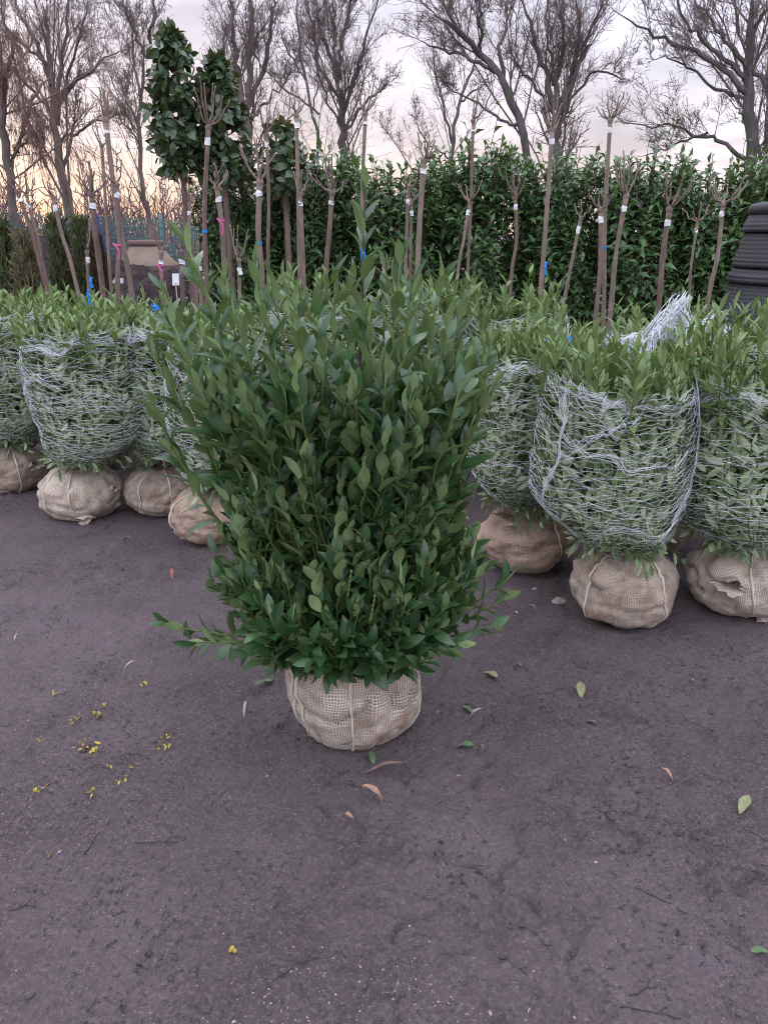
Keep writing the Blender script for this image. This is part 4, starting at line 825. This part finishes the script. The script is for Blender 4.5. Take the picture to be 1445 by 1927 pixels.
    n = 34; an = rng.random(n)*6.28; rr = Rr*rng.uniform(.35, .8, n); st = np.stack([rr*.4*np.cos(an), rr*.4*np.sin(an), np.full(n, zb+.08)], -1); tipp = np.stack([rr*np.cos(an), rr*np.sin(an), zb+rng.uniform(-.04, .07, n)], -1)
    C = st[:, None]+(tipp-st)[:, None]*u; P, D, Nn, L = shoot_leaves(C, np.full(n, .3), 5, (.06, .095), (1.0, .5), .3, .6); NL.plant(t, place(P), D, Nn, L, 0, None, 'skirt_foliage')
    A.add(*tubes(place(C), np.linspace(.004, .002, 4)[None]*np.ones((n, 1)), 3)); link('shoots', A.mesh('shoots', M['shoot']), t, 'stuff')
    for j in range(6):
        a0 = j*1.05+sd; q = Rr*.5; p = smooth_line(place(np.array([(.03*math.cos(a0), .03*math.sin(a0), ball[2]-.05), (.07*math.cos(a0), .07*math.sin(a0), ball[2]+.1), (q*math.cos(a0+.2), q*math.sin(a0+.2), .62), (q*1.1*math.cos(a0), q*1.1*math.sin(a0), zt)])), 10)
        link('branch', Acc().add(*tubes(p, np.linspace(.014, .004, 10), 6)).mesh('branch', M['twigwood']), t)
    if net:
        outer = lambda th, z: r_fn(th, z)+.006
        rows = []; zz = zb+.015
        while zz < zt+.01: rows.append(zz); zz += (.034 if far else .0165)/dense*rng.uniform(.35, 1.65)
        N = 7 if far else 12; A = strands(outer, rows, N, .008, wid)
        rows2 = [zb+.03+(zt-zb-.02)*q for q in np.sort(rng.random(4 if far else int(20*dense)))]; B = strands(outer, rows2, 9, .011, wid*.9)
        rim = [zt-.02+.05*rng.random() for _ in range(8)]; Cc = strands(lambda th, z: outer(th, z)*(1-.9*np.clip(z-zt, 0, .1)), rim, 8, .012, wid)
        for k, Ac in enumerate((A, B, Cc)):
            Ac.V = [place(v) for v in Ac.V]
        nt_ = link('net', A.mesh('net', M['net']), t); link('second_wrap', B.mesh('second_wrap', M['net']), nt_); link('gathered_rim', Cc.mesh('gathered_rim', M['net']), nt_)
        for pts, m, spr in bundles:
            m = max(6, int(m*.55)); spr = spr*2.0                              # net pulled together into ropes
            pts = np.array(pts); c = smooth_line(np.c_[pts, 0*pts[:, :1]], 26); PL = []; uu = np.linspace(-1, 1, 26); c[:, 0] += .05*vn2(uu*4+sd, uu*0+len(pts)); c[:, 1] += .02*vn2(uu*5, uu*0+sd)
            for _ in range(m):
                w1 = spr*(.25+.9*uu**2)*rng.normal(0, 1); th_ = c[:, 0]+rng.normal(0, .01, 26)+w1*.5; z_ = c[:, 1]+w1*.6+.007*np.sin(uu*rng.uniform(4, 12)+rng.random()*6)+rng.normal(0, .002, 26)
                r_ = outer(th_, z_)+.006+rng.uniform(0, .006); PL.append(np.stack([r_*np.cos(th_), r_*np.sin(th_), z_], -1))
            PL = place(np.stack(PL)); link('net_rope', Acc().add(*tubes(PL, np.full(PL.shape[:2], wid*1.05), 3)).mesh('net_rope', M['net']), nt_)
    return t

PI = math.pi
bA, bB, bC, bD, bE = (M['burlap_'+q] for q in 'abcde')
# right side, front row
laurel(1.03, 2.86, .295, .99, 1.17, (.225, .205, .335), bB, 'netted laurel with rope of bunched net on smooth round brown root ball', 220, twines=((-1.0, .12), (-2.6, .1)), off=(-.105, .02), wid=.0006,
       bundles=([[(-2.62, .99), (-2.55, .9), (-2.52, .80), (-2.6, .70), (-2.75, .55)], 26, .035], [[(-2.52, .80), (-2.1, .79), (-1.6, .76), (-.9, .75)], 16, .02], [[(-2.5, .79), (-2.2, .83), (-1.9, .93), (-1.6, .99)], 14, .05], [[(-2.5, .995), (-2.1, 1.0), (-1.7, .985)], 22, .02], [[(-.55, 1.0), (-.5, .9), (-.45, .78), (-.6, .68)], 20, .05], [[(-2.3, .42), (-1.8, .5), (-1.2, .47), (-.6, .6)], 10, .03]))
laurel(1.565, 2.93, .34, .99, 1.30, (.24, .21, .325), bD, 'netted laurel with tall loose top on tan root ball with folded burlap ear', 200, twines=((-1.75, -.1), (-.9, .1)), knots=((-2.15, .62, .09, .055, .1), (-1.2, .16, .04, .03, -.2)), tip=50, off=(-.09, 0), dense=.8, wid=.0006,
       bundles=([[(-2.9, .97), (-2.3, .985), (-1.8, 1.0), (-1.2, 1.0)], 16, .02], [[(-2.6, 1.0), (-2.75, .92), (-2.7, .83), (-2.85, .75)], 18, .05]))
laurel(.70, 3.38, .29, 1.02, 1.15, (.225, .20, .32), bC, 'netted laurel on orange tan root ball behind the unwrapped laurel', 170, twines=((-.9, .1),), knots=((-2.3, .8, .10, .06, .6), (-1.7, .92, .10, .04, 1.2)), off=(-.02, 0), wid=.00065,
       bundles=([[(-2.4, 1.02), (-1.8, 1.03), (-1.1, 1.0)], 16, .03],))
r4 = laurel(1.41, 3.62, .33, 1.0, 1.18, (.22, .2, .30), bE, 'laurel with peaked white net knot on top behind the front pair', 60, twines=((-1.5, .1),), tip=34)
# peak of loose net left standing on its top
def net_peak(parent, c, h, w, seed):
    r = np.random.default_rng(seed); PL = []; apex = np.array(c)+[.02, 0, h]
    for side in (0, 1):
        for k in range(34):
            f = k/33; end = np.array(c)+np.array([(-w+2*w*f), -.05+.1*side+.02*r.normal(), .04*math.sin(f*7)+.02*r.normal()])
            a = apex+np.array([.018*r.normal(), .012*r.normal(), .01*r.normal()-.35*h*(max(0, f-.5)*1.6)]); p = smooth_line([a, (a+end)/2+[.05*(f-.5)-.02, 0, -.09*h-.04*abs(f-.5)], end], 12); p[1:-1] += r.normal(0, .004, (10, 3)); PL.append(p)
    PL = np.stack(PL); A = Acc().add(*tubes(PL, np.full(PL.shape[:2], .0017), 3))
    for j in range(2, 11): A.add(*tubes(np.stack([PL[:33, j], (PL[:33, j]+PL[1:34, j+0])/2+[0, 0, .006], PL[1:34, j]], 1), np.full((33, 3), .0016), 3))
    link('net_peak', A.mesh('net_peak', M['net']), parent)
net_peak(r4, (-.10, -.20, 1.07), .22, .17, 3); net_peak(r4, (.09, -.16, 1.10), .11, .10, 5); net_peak(r4, (-.28, -.2, 1.06), .06, .10, 7)
ribbon([(-.09, -.33, 1.06), (-.05, -.34, 1.055), (-.01, -.34, 1.04)], .02, M['orange'], 'orange_tie', r4)
ribbon([(.08, -.33, 1.03), (.12, -.34, 1.02), (.15, -.34, 1.005)], .02, M['orange'], 'orange_tie', r4)
# right side, rows behind
laurel(.80, 4.55, .32, 1.06, 1.32, (.22, .2, .3), bE, 'laurel with loose leafy top and blue tag behind the orange tan root ball', 0, detail=.6)
laurel(1.62, 4.45, .33, .95, 1.16, (.22, .2, .3), bE, 'laurel with spreading top in the second row beside the black tubs', 0, detail=.55, tip=40)
laurel(.16, 4.7, .31, 1.05, 1.30, (.22, .2, .3), bE, 'pale netted laurel right behind the unwrapped laurel in the second row', 0, detail=.6)
laurel(-.45, 4.75, .31, 1.05, 1.32, (.22, .2, .3), bE, 'pale netted laurel behind the unwrapped laurel beside the tagged ones', 0, detail=.6)
laurel(.42, 5.5, .32, 1.0, 1.2, (.22, .2, .3), bE, 'laurel in the third row in front of the close pollard pair', 0, detail=.45)
laurel(1.25, 5.4, .32, .78, .95, (.22, .2, .3), bE, 'laurel in the third row below the tallest smooth pollard', 0, detail=.45)
laurel(2.1, 5.2, .32, .9, 1.08, (.22, .2, .3), bE, 'laurel in the third row before the thick pale shooted pollard', 0, detail=.45)
laurel(2.05, 3.55, .33, 1.0, 1.24, (.22, .2, .3), bE, 'laurel with tall loose top just in front of the black tubs', 0, detail=.5, tip=36)
# left side
laurel(-1.765, 4.08, .32, 1.04, 1.2, (.235, .20, .325), bD, 'barrel shaped netted laurel on pale root ball with torn crumpled burlap', 190, twines=((-1.5, .05), (-2.3, .12)), knots=((-.35, .6, .05, .035, -.1), (-1.25, .3, .035, .05, -.4)), wid=.00075, off=(.14, 0), dense=1.1,
       bundles=([[(-2.6, 1.03), (-2.2, 1.02), (-1.7, 1.0), (-1.2, 1.03), (-.6, 1.04)], 26, .03], [[(-2.9, .72), (-2.5, .82), (-2.1, .88), (-1.6, .93)], 16, .04], [[(-2.95, 1.0), (-2.8, .8), (-2.9, .6)], 10, .02]))
laurel(-1.325, 4.15, .27, 1.02, 1.15, (.215, .19, .29), bB, 'narrow netted laurel on round brown root ball with two twine bands', 110, twines=((-1.9, .15), (-1.0, .15)), off=(.13, 0), wid=.00075, bundles=([[(-2.4, 1.03), (-1.8, 1.02), (-1.0, 1.05)], 22, .05],))
laurel(-.93, 3.72, .27, 1.02, 1.18, (.21, .19, .31), bC, 'netted laurel on orange tan root ball, partly hidden by the unwrapped laurel', 90, twines=((-2.6, .1),), wid=.0007, off=(.13, 0), bundles=([[(-2.6, 1.0), (-2.0, 1.03), (-1.4, 1.0)], 20, .05],))
laurel(-2.40, 4.55, .33, 1.10, 1.22, (.22, .2, .31), bB, 'netted laurel with thick white band beside the barrel shaped one', 60, twines=((-.9, .1),), knots=((-.5, .6, .06, .045, .2),), off=(.1, 0), wid=.00075, bundles=([[(-2.0, 1.08), (-1.4, 1.10), (-.8, 1.05), (-.3, 1.05)], 24, .05],))
laurel(-1.47, 4.95, .31, .96, 1.14, (.22, .2, .28), bE, 'dark leaved laurel with blue tag behind the narrow netted one', 0, detail=.6, topset=LeafSet('leaf', M['laurel'], 4, 10, (.26, .36), (.1, .8), (.15, .5), .1, .9, 61), tip=44)
laurel(-2.05, 4.95, .32, 1.0, 1.22, (.22, .2, .28), bE, 'laurel with upright leafy top behind the barrel shaped netted one', 0, detail=.6, tip=42)
laurel(-2.75, 5.2, .33, .98, 1.18, (.22, .2, .3), bE, 'laurel with pale leafy top below the bronze tinged yew', 0, detail=.55, tip=40)
laurel(-2.45, 5.75, .33, .92, 1.14, (.22, .2, .3), bE, 'laurel in the third row below the leaning pollards', 0, detail=.5, tip=40)
laurel(-1.85, 5.7, .32, .9, 1.12, (.22, .2, .3), bE, 'laurel in the third row below the pollards of the sunset gap', 0, detail=.5, tip=40)
laurel(-1.0, 5.3, .32, .92, 1.12, (.22, .2, .3), bE, 'netted laurel behind the unwrapped laurel nearest the soil heap', 0, detail=.5)
laurel(-3.1, 4.75, .33, 1.02, 1.24, (.22, .2, .3), bE, 'outermost netted laurel beside the thick white banded one', 0, detail=.5)
# blue plastic tags hanging in the tops
for (x, y, z, h, w), lab in zip(((-1.775, 4.62, 1.15, .09, .014), (-1.90, 5.02, 1.22, .07, .018), (.86, 3.5, 1.055, .05, .02), (.755, 3.5, 1.06, .03, .016), (.92, 4.45, 1.33, .07, .016), (-1.37, 4.6, 1.12, .03, .04), (-2.6, 4.95, 1.21, .03, .02)), ('long bright blue tag hanging above the barrel shaped netted laurel', 'broad bright blue tag below the bent pollarded stem', 'bright blue tag tied above the rope wrapped netted laurel', 'small bright blue tag above the netted laurel on orange tan root ball', 'narrow bright blue tag at the laurel tops below the tallest smooth pollard', 'short bright blue tag above the narrow netted laurel', 'tiny bright blue tag above the thick white banded laurel')):
    o = ribbon([(x+.006, y, z+h), (x+.002, y-.004, z+h*.8), (x, y-.006, z+h*.45), (x+.004, y-.004, z)], w, M['blue'], 'plastic_tag', None)
    tag(o, lab, 'tag', 'blue tags in the laurel tops')

# ------------------------------------------------------------------ the unwrapped laurel in front
KL = LeafSet('leaf', M['laurel'], 6, 16, (.35, .47), (-.1, .75), (.08, .5), .12, .92, 71)
UL = LeafSet('leaf', M['laurel'], 6, 12, (.25, .36), (.15, .95), (.2, .7), .14, .9, 81)
main = thing('unwrapped_laurel', 'large unwrapped dark green laurel standing alone on its burlap root ball', 'shrub', (-.095, 2.075, 0))
Ball(.225, .205, .435, 12, .06, .08, .46).build(main, bA, ((-1.57, .10), (-.35, .1), (-2.62, .16), (-2.42, .02)), ((-2.75, .80, .11, .065, .35), (-2.1, .90, .08, .05, 1.0), (-.45, .80, .10, .085, .9), (-1.0, .90, .07, .06, 1.0), (-1.25, .52, .012, .022, .0)), 120, 64)
zz = [.30, .36, .44, .55, .7, .85, 1.0, 1.2, 1.32, 1.45]; RL = [.16, .24, .36, .42, .41, .42, .45, .50, .48, .36]; RR_ = [.14, .22, .33, .40, .40, .39, .40, .42, .38, .28]
def env(an, z):
    a_, b_ = np.interp(z, zz, RL), np.interp(z, zz, RR_); w = .5+.5*np.cos(an); return b_*w+a_*(1-w)
n = 640; an = rng.random(n)*2*PI; z = .40+.85*rng.random(n)**.95; z[:60] = rng.uniform(.40, .54, 60)
f = rng.uniform(.2, 1, n)**.42; rr = (env(an, z)-np.interp(z, [.5, .9], [.005, .045]))*f*np.where(z > 1.1, 1, 1)
tips = np.stack([rr*np.cos(an), rr*np.sin(an)*.92, z], -1)
def custom(L_): return np.array(L_, float)
TOPS = custom([(.048, -.02, 1.66), (-.42, -.02, 1.53), (-.50, .02, 1.40), (-.31, -.08, 1.43), (-.44, -.14, 1.33), (-.21, .05, 1.42), (-.03, -.12, 1.44), (.10, .06, 1.45), (.245, 0, 1.43), (.17, -.15, 1.42), (.38, -.05, 1.27), (.31, .08, 1.34), (-.53, -.05, 1.24), (-.53, -.1, 1.13), (-.12, -.2, 1.38), (.06, -.22, 1.36), (.25, -.2, 1.33), (-.30, -.24, 1.28), (.37, -.18, 1.18), (-.47, .15, 1.3), (.0, .22, 1.42), (.2, .25, 1.38), (-.2, .26, 1.4), (.40, .12, 1.24), (-.36, .1, 1.42), (.14, -.05, 1.5), (-.25, .02, 1.47), (-.38, -.2, 1.2), (-.16, -.3, 1.26), (.1, -.3, 1.24), (.28, -.28, 1.2), (-.05, -.28, 1.32), (.2, .1, 1.3), (-.1, .12, 1.33), (-.3, .2, 1.3), (.32, .2, 1.2), (-.42, -.08, 1.22), (.0, .0, 1.3)])
LOW = custom([(-.56, -.12, .46), (-.49, -.10, .39), (-.45, -.2, .44), (.49, -.05, .60), (.45, -.1, .53), (.42, -.16, .47), (-.43, -.05, .55), (.1, -.36, .48), (-.1, -.36, .48), (.22, -.31, .46), (-.28, -.31, .46), (.32, -.2, .44)])
def bez(tips, lowz, out, side=False):
    n = len(tips); a = np.arctan2(tips[:, 1], tips[:, 0]); r_ = np.hypot(tips[:, 0], tips[:, 1]); st = np.stack([.07*np.cos(a), .07*np.sin(a), np.full(n, .33)], -1)
    if side: st = np.stack([tips[:, 0]*.5, tips[:, 1]*.5, np.maximum(.33, tips[:, 2]-.36)], -1)      # side shoots leave their branch inside the bush
    z0 = st[:, 2]
    mid = np.stack([tips[:, 0]*out, tips[:, 1]*out, z0+(tips[:, 2]-z0)*lowz], -1)+rng.normal(0, .02, (n, 3)); u = np.linspace(0, 1, 12)[None, :, None]
    C = (1-u)**2*st[:, None]+2*u*(1-u)*mid[:, None]+u*u*tips[:, None]; C[:, 1:-1] += rng.normal(0, .003, (n, 10, 3)); return C
C = bez(tips, .5, .86, True); ln = np.linalg.norm(np.diff(C, axis=1), axis=2).sum(1)
t0 = np.clip(1-rng.uniform(.18, .28, n)/ln, .05, .9)
P1 = shoot_leaves(C, t0, 11, (.070, .112), (.85, .22), .28, roll=.5)
CT = bez(TOPS, .6, .75); lt = np.linalg.norm(np.diff(CT, axis=1), axis=2).sum(1); P2 = shoot_leaves(CT, np.clip(1-.52/lt, .1, .9), 21, (.085, .13), (.9, .28), .22, roll=.4)
am = rng.random(46)*2*PI; zm = rng.uniform(.46, .64, 46); rm = env(am, zm)*rng.uniform(.85, 1.05, 46); LOW = np.vstack([LOW, np.stack([rm*np.cos(am), rm*np.sin(am)*.92, zm], -1)])
CL = bez(LOW, .30, .6); P3 = shoot_leaves(CL, np.full(len(LOW), .35), 11, (.07, .105), (.95, .35), .25, .15, roll=.35)
cat = [np.concatenate(q) for q in zip(P1, P3)]; P, D, Nn, L = cat
D = unit(D+np.array([0, 0, .38])*np.clip((P[:, 2:3]-.42)/.15, 0, 1)); Nn = unit(Nn-D*(Nn*D).sum(1, keepdims=True)); toc = unit(np.array([.095, -2.12, 1.55])-P); vis = -P[:, 1]+.55*np.hypot(P[:, 0], P[:, 1])+.25*np.abs((Nn*toc).sum(1))
low = P[:, 2] < .36; D[low, 2] -= .25; D = unit(D); Nn = unit(Nn-D*(Nn*D).sum(1, keepdims=True))
KL.plant(main, P, D, Nn, L, 210, vis)
P, D, Nn, L = P2; UL.plant(main, P, D, Nn, L, 90, -P[:, 1]+.2*P[:, 2], 'top_foliage')
CS = np.concatenate([C, CL]); rs = np.linspace(.0058, .0021, 12)[None]*np.ones((len(CS), 1))
link('shoots', Acc().add(*tubes(CS, rs, 5)).mesh('shoots', M['shoot']), main, 'stuff')
for k in range(len(CT)): link('branch', Acc().add(*tubes(CT[k], np.linspace(.010, .0022, 12), 6)).mesh('branch', M['twigwood'] if k in (0,) else M['shoot']), main)
for j in range(7):
    a0 = j*.9+.3; p = smooth_line([(.04*math.cos(a0), .04*math.sin(a0), .30), (.10*math.cos(a0), .10*math.sin(a0), .46), (.2*math.cos(a0), .2*math.sin(a0), .8)], 9)
    link('stem', Acc().add(*tubes(p, np.linspace(.016, .007, 9), 7)).mesh('stem', M['twigwood']), main)
for x, y, z in ((.0, -.34, .66), (.06, -.36, .60), (-.32, -.12, .78), (.34, -.14, .86), (-.1, -.2, 1.06), (.30, -.25, .74)):      # flower spikes in bud
    tz = np.linspace(0, 1, 26); q = np.stack([x+.012*tz+0*tz, y-.015*tz, z+.085*tz], -1); rad = .0018+.0016*(np.sin(tz*60)**2)
    link('bud_spike', Acc().add(*tubes(q, rad, 5)).mesh('bud_spike', M['shoot']), main)

# ------------------------------------------------------------------ litter on the ground
def litter_mat(name, c): return plain(name, c, .65, .25, 60, .3, .2)
M['l_yellow'] = litter_mat('yellow_scrap', (.40, .315, .05)); M['l_pale'] = litter_mat('pale_green_leaf', (.20, .215, .105)); M['l_green'] = litter_mat('green_leaf', (.085, .155, .06))
M['l_tan'] = litter_mat('tan_leaf', (.36, .23, .16)); M['l_straw'] = litter_mat('straw_leaf', (.45, .38, .32)); M['l_rust'] = litter_mat('rust_leaf', (.30, .12, .07)); M['l_bark'] = litter_mat('bark_strip', (.20, .12, .09)); M['l_twig'] = litter_mat('dark_twig', (.045, .034, .034))
for k, (x, y, s_) in enumerate(YELLOW):
    A = Acc(); s_ *= .8
    for j in range(4):
        V, q, u = leaf_template(3, rng.uniform(.4, .65), rng.uniform(1., 2.2), .5, .4, 1., rng.uniform(-1, 1), k*7+j); an = rng.random()*6.28; c_, s2 = math.cos(an), math.sin(an)
        V = V*s_*rng.uniform(.45, .75); V = np.stack([V[:, 0]*c_-V[:, 1]*s2, V[:, 0]*s2+V[:, 1]*c_, V[:, 2]+.004+.010*rng.random()], -1); V[:, :2] += rng.normal(0, s_*.28, 2); V[:, 2] = np.maximum(V[:, 2], .001); A.add(V, q, u)
    o = link('yellow_leaf_scrap', A.mesh('yellow_leaf_scrap', M['l_yellow'])); o.location = (x, y, float(gz(x, y))+.001)
    tag(o, 'crumpled yellow leaf scrap lying on the dark soil', 'leaf litter', 'yellow leaf scraps on the soil')
def flat_leaf(x, y, s_, mat, name, label, group, k, wr=.42, curl=.5, fold=.3):
    V, q, u = leaf_template(7, wr, curl, fold, .25, .9, .4*math.sin(k*3.7), 500+int(k)); V = V-[0, .5, 0]; V = V*s_; V[:, 2] -= V[:, 2].min()
    o = link(name, Acc().add(V, q, u).mesh(name, mat)); o.location = (x, y, float(gz(x, y))+.002); o.rotation_euler = (0, 0, k*2.4+.6)
    tag(o, label, 'leaf litter', group)
GLAB = ['pale olive leaf on the soil between unwrapped laurel and brown root ball', 'long pale olive leaf on the soil before the smooth round brown root ball', 'fallen green leaf under the lowest branch tip of the unwrapped laurel', 'long green leaf on the soil beside the unwrapped root ball', 'short green leaf beside a white straw sliver near the unwrapped root ball', 'tiny green leaf on the soil below the orange tan root ball', 'pale olive leaf alone on the rutted soil', 'small pale green leaf near a dark twig on the bare soil', 'tiny green leaf pressed flat into the rutted soil', 'green leaf standing against the bottom of the unwrapped root ball']
for k, (x, y, s_, c_) in enumerate(GREENS):
    flat_leaf(x, y, s_, M['l_'+c_], 'fallen_leaf', GLAB[k], 'fallen green leaves', k, .40, .4)
BLAB = ['large curled tan dry leaf in front of the unwrapped root ball', 'narrow folded tan dry leaf just before the larger curled one', 'pale straw sliver on soil under the lowest laurel branch tip', 'rust brown dry leaf close beside the unwrapped root ball', 'whitish straw sliver touching the short green leaf', 'crumpled tan leaf scrap beside a short twig on rutted soil', 'tan leaf scrap beside the long green leaf', '', 'tiny tan leaf scrap on bare soil before the unwrapped root ball',
        'rust brown dry leaf before the two twine banded root ball', 'rust brown dry leaf before the partly hidden orange tan root ball', 'straw coloured sliver beside the outermost yellow scraps', 'long straw sliver behind the yellow leaf scraps', 'straw sliver on the soil near the pinkish stone', 'straw sliver on the soil near the pinkish stone', 'short straw sliver on bare soil before the pale root ball']
for k, (x, y, s_, c_) in enumerate(BROWNS):
    if c_ == 'bark':
        flat_leaf(x, y, s_, M['l_bark'], 'bark_strip', 'torn brown bark strip right in front of the unwrapped laurel', None, .45, .16, .5, .9); continue
    flat_leaf(x, y, s_, M['l_'+c_], 'dry_leaf', BLAB[k], 'dry leaves on the soil', k+20, .34 if c_ != 'straw' else .22, 1.4, .8)
for k, (x, y, L_, dg) in enumerate(TWIGS):
    a0 = R(dg); d = np.array([math.cos(a0), math.sin(a0), 0]); t = np.linspace(-.5, .5, 9)[:, None]; p = d*t*L_+np.cumsum(rng.normal(0, .0022, (9, 3)), 0); X = p[:, 0]+x; Yy = p[:, 1]+y; p[:, 2] = gz(X, Yy)-float(gz(x, y))+.0008
    A = Acc().add(*tubes(p, np.linspace(.0019, .0010, 9), 5)); q = p[5]; A.add(*tubes(np.stack([q, q+d*L_*.12+[0, .012, .004], q+d*L_*.22+[.004, .02, .003]]), np.array([.0011, .0009, .0006]), 5))
    o = link('twig', A.mesh('twig', M['l_twig'])); o.location = (x, y, float(gz(x, y))); tag(o, 'thin dark broken twig lying on the soil', 'twig', 'twigs on the soil')
V = np.array([(0, 0, 1), (.9, 0, .3), (.28, .85, .3), (-.73, .53, .3), (-.73, -.53, .3), (.28, -.85, .3), (.75, .5, -.4), (-.3, .9, -.4), (-.95, 0, -.4), (-.3, -.9, -.4), (.75, -.5, -.4), (0, 0, -.8)])
f_ = np.array([(0, 1, 2), (0, 2, 3), (0, 3, 4), (0, 4, 5), (0, 5, 1), (1, 6, 2), (2, 7, 3), (3, 8, 4), (4, 9, 5), (5, 10, 1), (6, 7, 2), (7, 8, 3), (8, 9, 4), (9, 10, 5), (10, 6, 1), (6, 11, 7), (7, 11, 8), (8, 11, 9), (9, 11, 10), (10, 11, 6)])
for x, y, s_, lab in ((.79, 2.99, .032, 'pinkish stone beside the smooth round brown root ball'), (.70, 3.1, .012, 'small brown pebble near the orange tan root ball')):
    o = link('stone', mesh('stone', V*[1.3, .9, .75]*s_*(1+rng.normal(0, .1, (12, 1))), f_, M['stone'], smooth=False)); o.location = (x, y, float(gz(x, y))+s_*.35); o.rotation_euler = (.1, .05, .7); tag(o, lab, 'stone')
